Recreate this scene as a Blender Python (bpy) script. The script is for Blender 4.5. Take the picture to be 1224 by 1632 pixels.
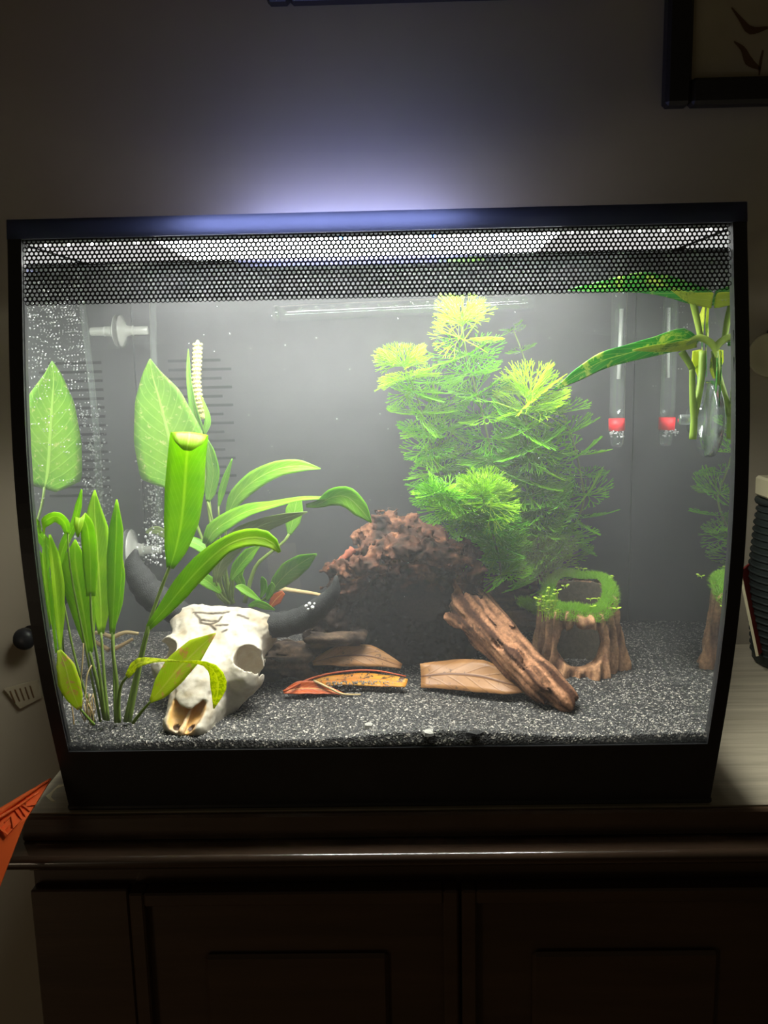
import bpy, math, random
import numpy as np
from mathutils import Vector, Matrix, noise as mnoise

for _o in list(bpy.data.objects):
    bpy.data.objects.remove(_o)
SC = bpy.context.scene
COL = SC.collection
random.seed(7)
RNG = np.random.default_rng(7)

# ------------------------------------------------------------------ camera, world, lights, exposure
# table top is z = 0, x to the right, y away from the camera, metres
CAM = np.array([0.0123, -0.5146, 0.2830])
YAW, PITCH, ROLL, FPX = -0.0199, -0.1717, -0.0213, 1421.06


def _cam_axes():
    cy, sy, cp, sp, cr, sr = (math.cos(YAW), math.sin(YAW), math.cos(PITCH), math.sin(PITCH), math.cos(ROLL), math.sin(ROLL))
    fw = np.array([sy * cp, cy * cp, sp])
    r = np.array([cy, -sy, 0.0])
    u = np.cross(r, fw)
    return cr * r + sr * u, -sr * r + cr * u, fw


CR, CU, CF = _cam_axes()
_cd = bpy.data.cameras.new('camera')
_cd.sensor_fit = 'VERTICAL'
_cd.sensor_height = 36.0
_cd.sensor_width = 27.0
_cd.lens = FPX * 36.0 / 1632.0
_cd.clip_start = 0.02
camera = bpy.data.objects.new('camera', _cd)
COL.objects.link(camera)
camera.matrix_world = Matrix(((CR[0], CU[0], -CF[0], CAM[0]), (CR[1], CU[1], -CF[1], CAM[1]), (CR[2], CU[2], -CF[2], CAM[2]), (0, 0, 0, 1)))
SC.camera = camera

world = bpy.data.worlds.new('dim_room')
SC.world = world
world.use_nodes = True
world.node_tree.nodes['Background'].inputs[0].default_value = (1.0, 0.84, 0.56, 1)
world.node_tree.nodes['Background'].inputs[1].default_value = 0.020


def area(name, loc, aim, sx, sy, power, color):
    d = bpy.data.lights.new(name, 'AREA')
    d.shape = 'RECTANGLE'
    d.size, d.size_y, d.energy, d.color = sx, sy, power, color
    o = bpy.data.objects.new(name, d)
    COL.objects.link(o)
    o.location = loc
    o.rotation_euler = Vector(aim).to_track_quat('-Z', 'Y').to_euler()
    return o


# the aquarium's own LED bar (down into the water) then added lamps for wall and lid glow
area('led_lamp', (-0.012, 0.057, 0.3496), (0, 0.0, -1), 0.30, 0.100, 3.5, (1.0, 0.985, 0.93))
area('added_wall_glow_lamp', (-0.03, 0.318, 0.366), (0, 0.88, 0.48), 0.17, 0.010, 0.60, (0.31, 0.38, 1.0))  # unseen lamp added behind the lid to make the bluish wall glow
area('added_lip_glow_lamp', (-0.03, 0.020, 0.3575), (0, -1, 0.05), 0.14, 0.006, 0.34, (0.56, 0.63, 1.0))  # added inside the lid so the middle of the lip glows
area('room_lamp', (-1.3, -1.5, -0.55), (1.3, 1.8, 0.30), 0.4, 0.4, 0.95, (1.0, 0.80, 0.55))

SC.view_settings.view_transform = 'Standard'
SC.view_settings.look = 'None'
SC.view_settings.gamma = 1.0
SC.view_settings.exposure = 0.0
SC.view_settings.use_curve_mapping = False
SC.cycles.volume_bounces = 1
SC.cycles.max_bounces = 10
SC.cycles.transparent_max_bounces = 24
SC.cycles.use_denoising = True
SC.cycles.caustics_reflective = True
SC.cycles.caustics_refractive = False
SC.cycles.sample_clamp_indirect = 3.0


# ------------------------------------------------------------------ pixel <-> world
def ray(px, py):
    return CF + CR * (px - 612) / FPX - CU * (py - 816) / FPX


def at(px, py, Y):
    d = ray(px, py)
    return CAM + d * ((Y - CAM[1]) / d[1])


def onz(px, py, z):
    d = ray(px, py)
    return CAM + d * ((z - CAM[2]) / d[2])


def mpp(P):
    """metres per photo pixel at point P"""
    return float((np.asarray(P) - CAM) @ CF) / FPX


# ------------------------------------------------------------------ object helpers
ORI = {}
LINKS = COL.objects


def thing(name, label, cat, loc=(0, 0, 0), group=None):
    o = bpy.data.objects.new(name, None)
    o.empty_display_size = 0.01
    LINKS.link(o)
    o.location = loc
    ORI[o.name] = np.array(loc, float)
    o['label'] = label
    o['category'] = cat
    if group:
        o['group'] = group
    return o


def tag(o, label=None, cat=None, group=None, kind=None):
    for k, v in (('label', label), ('category', cat), ('group', group), ('kind', kind)):
        if v:
            o[k] = v
    return o


def mesh_obj(name, verts, faces, mat, parent=None, smooth=True, uvs=None, col=None, solid=0.0, loc=None, data=None):
    org = ORI[parent.name] if parent is not None else (np.array(loc, float) if loc is not None else np.zeros(3))
    if data is None:
        verts = np.asarray(verts, float) - org
        me = bpy.data.meshes.new(name)
        me.from_pydata(verts.tolist(), [], [tuple(int(i) for i in f) for f in faces])
        me.materials.append(mat)
        if smooth:
            me.polygons.foreach_set('use_smooth', np.ones(len(me.polygons), bool))
        if uvs is not None:
            lay = me.uv_layers.new(name='UVMap')
            li = np.empty(len(me.loops), np.int32)
            me.loops.foreach_get('vertex_index', li)
            lay.data.foreach_set('uv', np.asarray(uvs, float)[li].ravel())
        if col is not None:
            a = me.color_attributes.new('Col', 'FLOAT_COLOR', 'POINT')
            c = np.ones((len(verts), 4))
            c[:, :3] = col
            a.data.foreach_set('color', c.ravel())
        me.update()
    else:
        me = data
    o = bpy.data.objects.new(name, me)
    LINKS.link(o)
    if parent is not None:
        o.parent = parent
    else:
        o.location = org
    ORI[o.name] = org
    if solid:
        m = o.modifiers.new('thickness', 'SOLIDIFY')
        m.thickness = solid
        m.offset = 0.0
    return o


class MB:
    """collects vertices and faces of one mesh"""

    def __init__(self):
        self.v, self.f, self.n = [], [], 0

    def add(self, v, f):
        v = np.asarray(v, float)
        self.v.append(v)
        self.f.extend([tuple(int(i) + self.n for i in q) for q in f])
        self.n += len(v)
        return self

    def box(self, a, b, ch=0.0):
        (x0, y0, z0), (x1, y1, z1) = np.minimum(a, b), np.maximum(a, b)
        if ch <= 0:
            v = [(x, y, z) for x in (x0, x1) for y in (y0, y1) for z in (z0, z1)]
            f = [(0, 1, 3, 2), (4, 6, 7, 5), (0, 4, 5, 1), (2, 3, 7, 6), (0, 2, 6, 4), (1, 5, 7, 3)]
            return self.add(v, f)
        c = min(ch, (x1 - x0) / 2.01, (y1 - y0) / 2.01, (z1 - z0) / 2.01)
        v, f = [], []
        # chamfered box: 24 vertices
        idx = {}
        for sx in (0, 1):
            for sy in (0, 1):
                for sz in (0, 1):
                    X, Y, Z = (x0, x1)[sx], (y0, y1)[sy], (z0, z1)[sz]
                    dx, dy, dz = (c, -c)[sx], (c, -c)[sy], (c, -c)[sz]
                    idx[sx, sy, sz, 0] = len(v); v.append((X, Y + dy, Z + dz))
                    idx[sx, sy, sz, 1] = len(v); v.append((X + dx, Y, Z + dz))
                    idx[sx, sy, sz, 2] = len(v); v.append((X + dx, Y + dy, Z))
        g = lambda *k: idx[k]
        for s in (0, 1):
            f.append((g(s, 0, 0, 0), g(s, 1, 0, 0), g(s, 1, 1, 0), g(s, 0, 1, 0)))
            f.append((g(0, s, 0, 1), g(1, s, 0, 1), g(1, s, 1, 1), g(0, s, 1, 1)))
            f.append((g(0, 0, s, 2), g(1, 0, s, 2), g(1, 1, s, 2), g(0, 1, s, 2)))
        for s in (0, 1):
            for t in (0, 1):
                f.append((g(0, s, t, 1), g(1, s, t, 1), g(1, s, t, 2), g(0, s, t, 2)))
                f.append((g(s, 0, t, 0), g(s, 1, t, 0), g(s, 1, t, 2), g(s, 0, t, 2)))
                f.append((g(s, t, 0, 0), g(s, t, 1, 0), g(s, t, 1, 1), g(s, t, 0, 1)))
        for sx in (0, 1):
            for sy in (0, 1):
                for sz in (0, 1):
                    f.append((g(sx, sy, sz, 0), g(sx, sy, sz, 1), g(sx, sy, sz, 2)))
        return self.add(v, f)

    def tube(self, pts, rad, n=8, caps=True):
        v, f = tube(pts, rad, n, caps)
        return self.add(v, f)

    def build(self, name, mat, parent=None, smooth=False, **k):
        o = mesh_obj(name, np.concatenate(self.v), self.f, mat, parent, smooth, **k)
        return fixn(o)


def fixn(o):
    import bmesh
    bm = bmesh.new()
    bm.from_mesh(o.data)
    bmesh.ops.recalc_face_normals(bm, faces=bm.faces)
    bm.to_mesh(o.data)
    bm.free()
    return o


def catmull(pts, n):
    p = np.asarray(pts, float)
    if len(p) == 2:
        t = np.linspace(0, 1, n)[:, None]
        return p[0] * (1 - t) + p[1] * t
    seg = np.linalg.norm(np.diff(p, axis=0), axis=1)
    seg = np.maximum(seg, 1e-9)
    T = np.concatenate([[0], np.cumsum(seg)])
    tt = np.linspace(0, T[-1], n)
    m = np.zeros_like(p)
    m[1:-1] = (p[2:] - p[:-2]) / (T[2:] - T[:-2])[:, None]
    m[0] = (p[1] - p[0]) / seg[0]
    m[-1] = (p[-1] - p[-2]) / seg[-1]
    i = np.clip(np.searchsorted(T, tt, side='right') - 1, 0, len(p) - 2)
    h = seg[i][:, None]
    s = ((tt - T[i]) / seg[i])[:, None]
    return ((2 * s**3 - 3 * s**2 + 1) * p[i] + (s**3 - 2 * s**2 + s) * h * m[i] + (-2 * s**3 + 3 * s**2) * p[i + 1] + (s**3 - s**2) * h * m[i + 1])


def interp_along(pts, vals, n):
    p = np.asarray(pts, float)
    seg = np.maximum(np.linalg.norm(np.diff(p, axis=0), axis=1), 1e-9)
    T = np.concatenate([[0], np.cumsum(seg)])
    T /= T[-1]
    return np.interp(np.linspace(0, 1, n), T, vals)


def frames(P):
    t = np.gradient(P, axis=0)
    t /= np.linalg.norm(t, axis=1)[:, None] + 1e-12
    return t


def tube(pts, rad, n=8, caps=True):
    P = np.asarray(pts, float)
    k = len(P)
    rad = np.broadcast_to(np.asarray(rad, float), (k,))
    t = frames(P)
    a = np.cross(t[0], (0, 0, 1.0))
    if np.linalg.norm(a) < 1e-3:
        a = np.cross(t[0], (1.0, 0, 0))
    a /= np.linalg.norm(a)
    v = []
    for i in range(k):
        a = a - t[i] * (a @ t[i])
        a /= np.linalg.norm(a)
        b = np.cross(t[i], a)
        for j in range(n):
            w = 2 * math.pi * j / n
            v.append(P[i] + rad[i] * (math.cos(w) * a + math.sin(w) * b))
    f = [(i * n + j, i * n + (j + 1) % n, (i + 1) * n + (j + 1) % n, (i + 1) * n + j) for i in range(k - 1) for j in range(n)]
    if caps:
        f.append(tuple(range(n - 1, -1, -1)))
        f.append(tuple((k - 1) * n + j for j in range(n)))
    return np.array(v), f


def lathe(prof, n, axis_o, axis, ref=None):
    """profile of (radius, height) turned about an axis"""
    ax = np.asarray(axis, float); ax /= np.linalg.norm(ax)
    a = np.cross(ax, (0, 0, 1.0)) if abs(ax[2]) < .9 else np.cross(ax, (1.0, 0, 0))
    a /= np.linalg.norm(a)
    b = np.cross(ax, a)
    v = [np.asarray(axis_o) + ax * h + r * (math.cos(2 * math.pi * j / n) * a + math.sin(2 * math.pi * j / n) * b) for r, h in prof for j in range(n)]
    k = len(prof)
    f = [(i * n + j, i * n + (j + 1) % n, (i + 1) * n + (j + 1) % n, (i + 1) * n + j) for i in range(k - 1) for j in range(n)]
    f.append(tuple(range(n - 1, -1, -1)))
    f.append(tuple((k - 1) * n + j for j in range(n)))
    return np.array(v), f


def ico():
    t = (1 + 5**.5) / 2
    v = np.array([(-1, t, 0), (1, t, 0), (-1, -t, 0), (1, -t, 0), (0, -1, t), (0, 1, t), (0, -1, -t), (0, 1, -t), (t, 0, -1), (t, 0, 1), (-t, 0, -1), (-t, 0, 1)]) / math.sqrt(1 + t * t)
    f = [(0, 11, 5), (0, 5, 1), (0, 1, 7), (0, 7, 10), (0, 10, 11), (1, 5, 9), (5, 11, 4), (11, 10, 2), (10, 7, 6), (7, 1, 8), (3, 9, 4), (3, 4, 2), (3, 2, 6), (3, 6, 8), (3, 8, 9), (4, 9, 5), (2, 4, 11), (6, 2, 10), (8, 6, 7), (9, 8, 1)]
    return v, f


ICO = ico()
OCT = (np.array([(1, 0, 0), (-1, 0, 0), (0, 1, 0), (0, -1, 0), (0, 0, 1), (0, 0, -1)], float), [(0, 2, 4), (2, 1, 4), (1, 3, 4), (3, 0, 4), (2, 0, 5), (1, 2, 5), (3, 1, 5), (0, 3, 5)])


def blobs(shape, centres, radii, stretch=None):
    """many small copies of one solid in a single mesh (arrays)"""
    bv, bf = shape
    c = np.asarray(centres, float)
    r = np.asarray(radii, float).reshape(-1, 1, 1)
    v = bv[None] * r
    if stretch is not None:
        v = v * np.asarray(stretch)[:, None, :]
    v = (v + c[:, None, :]).reshape(-1, 3)
    f = (np.asarray(bf)[None] + (np.arange(len(c)) * len(bv))[:, None, None]).reshape(-1, 3)
    return v, f


# ------------------------------------------------------------------ solids from distance fields
def vnoise(P, freq, seed=0):
    g = np.random.default_rng(seed).random((32, 32, 32)) * 2 - 1
    q = np.asarray(P) * np.asarray(freq) + 100.37
    i = np.floor(q).astype(int)
    f = q - i
    f = f * f * (3 - 2 * f)
    out = 0
    for dx in (0, 1):
        for dy in (0, 1):
            for dz in (0, 1):
                w = (f[..., 0] if dx else 1 - f[..., 0]) * (f[..., 1] if dy else 1 - f[..., 1]) * (f[..., 2] if dz else 1 - f[..., 2])
                out = out + w * g[(i[..., 0] + dx) % 32, (i[..., 1] + dy) % 32, (i[..., 2] + dz) % 32]
    return out


def fbm(P, freq, seed=0, oct=3):
    return sum(vnoise(P, np.asarray(freq) * 2**k, seed + k) * .5**k for k in range(oct))


def smin(a, b, k):
    h = np.clip(.5 + .5 * (b - a) / k, 0, 1)
    return b * (1 - h) + a * h - k * h * (1 - h)


def smax(a, b, k):
    return -smin(-a, -b, k)


def sd_capsule(P, a, b, ra, rb):
    a, b = np.asarray(a, float), np.asarray(b, float)
    ab = b - a
    h = np.clip(((P - a) @ ab) / (ab @ ab), 0, 1)
    return np.linalg.norm(P - a - h[..., None] * ab, axis=-1) - (ra + (rb - ra) * h)


def sd_ell(P, c, r):
    q = (P - np.asarray(c)) / np.asarray(r)
    k0 = np.linalg.norm(q, axis=-1)
    k1 = np.linalg.norm(q / np.asarray(r), axis=-1) + 1e-9
    return k0 * (k0 - 1) / k1


def grid(lo, hi, h):
    lo, hi = np.asarray(lo, float), np.asarray(hi, float)
    n = np.ceil((hi - lo) / h).astype(int) + 1
    ax = [lo[i] + h * np.arange(n[i]) for i in range(3)]
    return np.stack(np.meshgrid(*ax, indexing='ij'), -1)


def nets(F, lo, h):
    """surface nets: field -> vertices, quads"""
    s = F < 0
    n = np.array(F.shape) - 1
    cnt = np.zeros(n)
    pos = np.zeros((*n, 3))
    sl = lambda d, m: slice(d, d + m)
    C = {(i, j, k): (sl(i, n[0]), sl(j, n[1]), sl(k, n[2])) for i in (0, 1) for j in (0, 1) for k in (0, 1)}
    for a in C:
        for ax in range(3):
            if a[ax]:
                continue
            b = tuple(a[i] + (i == ax) for i in range(3))
            fa, fb = F[C[a]], F[C[b]]
            m = s[C[a]] != s[C[b]]
            t = np.where(m, fa / np.where(fa == fb, 1, fa - fb), 0)
            for i in range(3):
                pos[..., i] += np.where(m, a[i] + (t if i == ax else 0), 0)
            cnt += m
    mask = cnt > 0
    idx = -np.ones(n, int)
    idx[mask] = np.arange(mask.sum())
    base = np.stack(np.nonzero(mask), -1)
    V = (base + pos[mask] / cnt[mask][:, None]) * h + np.asarray(lo)
    faces = []
    for ax in range(3):
        b, c = (ax + 1) % 3, (ax + 2) % 3
        A = [slice(0, F.shape[i]) for i in range(3)]
        lo_, hi_ = list(A), list(A)
        lo_[ax] = slice(0, n[ax]); hi_[ax] = slice(1, n[ax] + 1)
        for i in (b, c):
            lo_[i] = hi_[i] = slice(1, n[i])
        s0, s1 = s[tuple(lo_)], s[tuple(hi_)]
        e = np.stack(np.nonzero(s0 != s1), -1)
        fl = s0[s0 != s1]
        off = np.zeros(3, int); off[b] = off[c] = 1
        e = e + off
        eb, ec = np.zeros(3, int), np.zeros(3, int)
        eb[b] = 1; ec[c] = 1
        g = lambda q: idx[q[:, 0], q[:, 1], q[:, 2]]
        q = np.stack([g(e - eb - ec), g(e - ec), g(e), g(e - eb)], -1)
        q[~fl] = q[~fl][:, ::-1]
        faces.append(q)
    fc = np.concatenate(faces)
    return V, fc[(fc >= 0).all(1)]


# ------------------------------------------------------------------ materials
def mat(name):
    m = bpy.data.materials.new(name)
    m.use_nodes = True
    nt = m.node_tree
    nt.nodes.clear()
    out = nt.nodes.new('ShaderNodeOutputMaterial')
    return m, nt, out


def nd(nt, t, **k):
    n = nt.nodes.new(t)
    for a, b in k.items():
        if a == 'inp':
            for i, v in b.items():
                n.inputs[i].default_value = v
        else:
            setattr(n, a, b)
    return n


def rgba(c):
    return (c[0], c[1], c[2], 1.0)


def s2l(r, g, b):
    f = lambda c: (c / 255 / 12.92) if c / 255 <= .04045 else ((c / 255 + .055) / 1.055)**2.4
    return (f(r), f(g), f(b))


def ramp(nt, stops, fac=None):
    n = nd(nt, 'ShaderNodeValToRGB')
    e = n.color_ramp.elements
    while len(e) < len(stops):
        e.new(.5)
    for q, (p, c) in zip(e, stops):
        q.position = p
        q.color = rgba(c)
    if fac is not None:
        nt.links.new(fac, n.inputs[0])
    return n


def plain(name, c1, c2=None, rough=.5, scale=20., bump=0., bscale=None, metal=0., stretch=(1, 1, 1), spec=.5, detail=4., coat=0.):
    m, nt, out = mat(name)
    b = nd(nt, 'ShaderNodeBsdfPrincipled', inp={'Roughness': rough, 'Metallic': metal, 'Specular IOR Level': spec, 'Coat Weight': coat})
    tc = nd(nt, 'ShaderNodeTexCoord')
    mp = nd(nt, 'ShaderNodeMapping')
    mp.inputs['Scale'].default_value = stretch
    nt.links.new(tc.outputs['Object'], mp.inputs[0])
    nz = nd(nt, 'ShaderNodeTexNoise', inp={'Scale': scale, 'Detail': detail, 'Roughness': .6})
    nt.links.new(mp.outputs[0], nz.inputs[0])
    r = ramp(nt, [(.3, c1), (.7, c2 or c1)], nz.outputs[0])
    nt.links.new(r.outputs[0], b.inputs['Base Color'])
    if bump:
        z2 = nd(nt, 'ShaderNodeTexNoise', inp={'Scale': bscale or scale * 3, 'Detail': 4.})
        nt.links.new(mp.outputs[0], z2.inputs[0])
        bp = nd(nt, 'ShaderNodeBump', inp={'Strength': bump, 'Distance': .001})
        nt.links.new(z2.outputs[0], bp.inputs['Height'])
        nt.links.new(bp.outputs[0], b.inputs['Normal'])
    nt.links.new(b.outputs[0], out.inputs[0])
    return m


def vcol(name, rough=.6, nscale=300., namt=.35, bump=.3, spec=.3, stretch=(1, 1, 1)):
    """colour from the 'Col' attribute with fine grain on top"""
    m, nt, out = mat(name)
    b = nd(nt, 'ShaderNodeBsdfPrincipled', inp={'Roughness': rough, 'Specular IOR Level': spec})
    at_ = nd(nt, 'ShaderNodeAttribute', attribute_name='Col')
    tc = nd(nt, 'ShaderNodeTexCoord')
    mp = nd(nt, 'ShaderNodeMapping')
    mp.inputs['Scale'].default_value = stretch
    nt.links.new(tc.outputs['Object'], mp.inputs[0])
    nz = nd(nt, 'ShaderNodeTexNoise', inp={'Scale': nscale, 'Detail': 4., 'Roughness': .65})
    nt.links.new(mp.outputs[0], nz.inputs[0])
    mr = nd(nt, 'ShaderNodeMapRange', inp={'From Min': .25, 'From Max': .75, 'To Min': 1 - namt, 'To Max': 1 + namt})
    nt.links.new(nz.outputs[0], mr.inputs[0])
    mx = nd(nt, 'ShaderNodeVectorMath', operation='SCALE')
    nt.links.new(at_.outputs['Color'], mx.inputs[0])
    nt.links.new(mr.outputs[0], mx.inputs['Scale'])
    nt.links.new(mx.outputs[0], b.inputs['Base Color'])
    bp = nd(nt, 'ShaderNodeBump', inp={'Strength': bump, 'Distance': .0006})
    nt.links.new(nz.outputs[0], bp.inputs['Height'])
    nt.links.new(bp.outputs[0], b.inputs['Normal'])
    nt.links.new(b.outputs[0], out.inputs[0])
    return m


def leafmat(name, c1, c2, rib, blotch=None, trans=.45, vein=14., bthr=.55, bscale=90., rough=.4, ribw=.05):
    """thin leaf: UV u across (0..1), v along; midrib, side veins, mottling, light shining through"""
    m, nt, out = mat(name)
    L = nt.links.new
    tc = nd(nt, 'ShaderNodeTexCoord')
    sp = nd(nt, 'ShaderNodeSeparateXYZ')
    L(tc.outputs['UV'], sp.inputs[0])
    nz = nd(nt, 'ShaderNodeTexNoise', inp={'Scale': 55., 'Detail': 3.})
    L(tc.outputs['Object'], nz.inputs[0])
    base = ramp(nt, [(.3, c1), (.7, c2)], nz.outputs[0])
    col = base.outputs[0]
    if blotch is not None:
        bz = nd(nt, 'ShaderNodeTexNoise', inp={'Scale': bscale, 'Detail': 5., 'Roughness': .7, 'Distortion': .6})
        L(tc.outputs['Object'], bz.inputs[0])
        br = ramp(nt, [(bthr - .03, (0, 0, 0)), (bthr + .04, (1, 1, 1))], bz.outputs[0])
        mx = nd(nt, 'ShaderNodeMixRGB')
        L(br.outputs[0], mx.inputs[0]); L(col, mx.inputs[1])
        mx.inputs[2].default_value = rgba(blotch)
        col = mx.outputs[0]
    # |u-.5|
    a = nd(nt, 'ShaderNodeMath', operation='SUBTRACT', inp={1: .5}); L(sp.outputs[0], a.inputs[0])
    ab = nd(nt, 'ShaderNodeMath', operation='ABSOLUTE'); L(a.outputs[0], ab.inputs[0])
    # side veins: sin((v - |u-.5|*.35)*freq)
    k = nd(nt, 'ShaderNodeMath', operation='MULTIPLY_ADD', inp={1: -.55}); L(ab.outputs[0], k.inputs[0]); L(sp.outputs[1], k.inputs[2])
    k2 = nd(nt, 'ShaderNodeMath', operation='MULTIPLY', inp={1: vein * 6.283}); L(k.outputs[0], k2.inputs[0])
    sn = nd(nt, 'ShaderNodeMath', operation='SINE'); L(k2.outputs[0], sn.inputs[0])
    vr = ramp(nt, [(.80, (0, 0, 0)), (1.0, (.35, .35, .35))], sn.outputs[0])
    rr = ramp(nt, [(ribw * .4, (1, 1, 1)), (ribw, (0, 0, 0))], ab.outputs[0])
    ad = nd(nt, 'ShaderNodeMixRGB', blend_type='LIGHTEN', inp={0: 1.})
    L(vr.outputs[0], ad.inputs[1]); L(rr.outputs[0], ad.inputs[2])
    mr = nd(nt, 'ShaderNodeMixRGB')
    L(ad.outputs[0], mr.inputs[0]); L(col, mr.inputs[1])
    mr.inputs[2].default_value = rgba(rib)
    d = nd(nt, 'ShaderNodeBsdfPrincipled', inp={'Roughness': rough, 'Specular IOR Level': .35})
    t = nd(nt, 'ShaderNodeBsdfTranslucent')
    L(mr.outputs[0], d.inputs['Base Color'])
    tcx = nd(nt, 'ShaderNodeMixRGB', blend_type='MULTIPLY', inp={0: .35, 2: (.9, 1., .25, 1)})
    L(mr.outputs[0], tcx.inputs[1]); L(tcx.outputs[0], t.inputs[0])
    bp = nd(nt, 'ShaderNodeBump', inp={'Strength': .35, 'Distance': .0006})
    L(ad.outputs[0], bp.inputs['Height']); L(bp.outputs[0], d.inputs['Normal'])
    x = nd(nt, 'ShaderNodeMixShader', inp={0: trans})
    L(d.outputs[0], x.inputs[1]); L(t.outputs[0], x.inputs[2])
    L(x.outputs[0], out.inputs[0])
    return m


def needlemat(name, c1, c2, trans=.5):
    m, nt, out = mat(name)
    L = nt.links.new
    oi = nd(nt, 'ShaderNodeObjectInfo')
    r = ramp(nt, [(.0, c1), (1., c2)], oi.outputs['Random'])
    d = nd(nt, 'ShaderNodeBsdfPrincipled', inp={'Roughness': .5, 'Specular IOR Level': .3})
    t = nd(nt, 'ShaderNodeBsdfTranslucent')
    L(r.outputs[0], d.inputs['Base Color']); L(r.outputs[0], t.inputs[0])
    x = nd(nt, 'ShaderNodeMixShader', inp={0: trans})
    L(d.outputs[0], x.inputs[1]); L(t.outputs[0], x.inputs[2])
    L(x.outputs[0], out.inputs[0])
    return m


def clearmat(name, tint=(1, 1, 1), refl=.06, graze=.5, lo=.55, hi=.98, rough=.03, milky=0., milk=(.8, .85, .85)):
    """thin clear plastic or glass: see-through, more mirror-like at a flat angle"""
    m, nt, out = mat(name)
    L = nt.links.new
    lw = nd(nt, 'ShaderNodeLayerWeight', inp={0: .5})
    mr = nd(nt, 'ShaderNodeMapRange', interpolation_type='SMOOTHSTEP', inp={'From Min': lo, 'From Max': hi, 'To Min': refl, 'To Max': graze})
    L(lw.outputs['Facing'], mr.inputs[0])
    tr = nd(nt, 'ShaderNodeBsdfTransparent', inp={0: rgba(tint)})
    gl = nd(nt, 'ShaderNodeBsdfGlossy', inp={0: (.93, .95, .94, 1), 'Roughness': rough})
    src = tr.outputs[0]
    if milky:
        df = nd(nt, 'ShaderNodeBsdfDiffuse', inp={0: rgba(milk)})
        m2 = nd(nt, 'ShaderNodeMixShader', inp={0: milky})
        L(src, m2.inputs[1]); L(df.outputs[0], m2.inputs[2])
        src = m2.outputs[0]
    x = nd(nt, 'ShaderNodeMixShader')
    L(mr.outputs[0], x.inputs[0]); L(src, x.inputs[1]); L(gl.outputs[0], x.inputs[2])
    L(x.outputs[0], out.inputs[0])
    return m


def emitmat(name, c, s):
    m, nt, out = mat(name)
    e = nd(nt, 'ShaderNodeEmission', inp={0: rgba(c), 1: s})
    nt.links.new(e.outputs[0], out.inputs[0])
    return m


M = {}
M['wall'] = plain('painted_wall', s2l(182, 170, 148), s2l(174, 162, 140), .85, 6., .05, 160.)
M['black'] = plain('black_plastic', (.024, .024, .025), (.030, .030, .031), .38, 60., .04, 900.)
M['mesh'] = plain('black_print', (.010, .010, .012), None, .5)
M['slot'] = plain('slot_black', (.002, .002, .002), None, .9, spec=0.)
M['inner'] = plain('black_partition', (.016, .017, .018), (.022, .023, .024), .45, 40.)
M['gloss'] = plain('polished_dark_wood', s2l(60, 46, 36), s2l(78, 60, 46), .25, 14., .05, 60., stretch=(.35, 4, 4), coat=1.)
M['ebony'] = plain('dark_stained_wood', s2l(76, 58, 42), s2l(96, 74, 54), .42, 14., .12, 60., stretch=(.35, 4, 4), coat=.2)
M['top'] = plain('worn_table_top', s2l(158, 148, 126), s2l(198, 187, 162), .4, 16., .1, 70., stretch=(.5, 9, 4))
M['scuff'] = plain('bare_wood_scuff', s2l(250, 236, 196), None, .7)
M['mirrorglass'] = clearmat('side_glass', (.97, 1, .98), .03, .93, .50, .60, .0)
M['glass'] = clearmat('front_glass', (.985, 1, .99), .012, .60, .72, .95, .0)
M['surface'] = clearmat('water_surface', (1, 1, 1), .02, .75, .5, .72, .06)
M['acryl'] = clearmat('clear_acrylic', (.93, .96, .95), .07, .75, .35, .95, .06, .05)
M['milky'] = clearmat('clouded_silicone', (.9, .92, .9), .06, .5, .4, .95, .15, .38, (.80, .80, .74))
M['lens'] = clearmat('soft_vinyl', (.93, .95, .95), .10, .85, .25, .85, .08, .06)
M['bubble'] = clearmat('air_bubble', (1, 1, 1), .25, .95, .2, .8, .05, .35, (.95, .97, .97))
M['sand'] = None
M['bone'] = vcol('bone_resin', .55, 500., .10, .25)
M['horn'] = plain('black_horn_resin', (.004, .0045, .0045), (.014, .0145, .014), .8, 700., .6, 1400.)
M['wood'] = vcol('driftwood', .85, 420., .55, .8, .15)
M['resin'] = vcol('stump_resin', .75, 420., .45, .6, .2)
M['moss'] = needlemat('moss', s2l(150, 200, 60), s2l(160, 206, 64), .5)
M['sprout'] = needlemat('sprout_leaf', s2l(214, 236, 84), s2l(200, 230, 80), .4)
M['frond'] = needlemat('feathery_frond', s2l(92, 170, 8), s2l(136, 200, 22), .5)
M['frond_tip'] = needlemat('young_frond', s2l(150, 204, 24), s2l(172, 214, 34), .5)
M['stem'] = needlemat('green_stem', s2l(116, 142, 62), s2l(128, 150, 66), .2)
M['sword'] = leafmat('sword_leaf', s2l(146, 194, 24), s2l(172, 210, 34), s2l(198, 224, 84), None, .62, 16.)
M['yellowing'] = leafmat('yellowing_leaf', s2l(205, 226, 70), s2l(222, 234, 84), s2l(230, 236, 130), s2l(236, 190, 150), .7, 18., .58, 130.)
M['netted'] = leafmat('netted_leaf', s2l(225, 232, 60), s2l(236, 238, 70), s2l(240, 240, 110), s2l(180, 196, 40), .7, 22., .5, 420.)
M['broad'] = leafmat('broad_leaf', s2l(96, 158, 22), s2l(124, 180, 34), s2l(160, 200, 80), None, .5, 9., ribw=.03)
M['oldleaf'] = leafmat('textured_broad_leaf', s2l(84, 138, 18), s2l(112, 158, 36), s2l(150, 186, 80), s2l(160, 170, 96), .38, 11., .61, 260., ribw=.03)
M['underside'] = leafmat('leaf_underside', s2l(120, 140, 80), s2l(140, 155, 95), s2l(165, 178, 120), None, .35, 9.)
M['spadix'] = plain('spadix', s2l(225, 215, 140), s2l(190, 180, 90), .7, 900., .8, 1200.)
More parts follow.
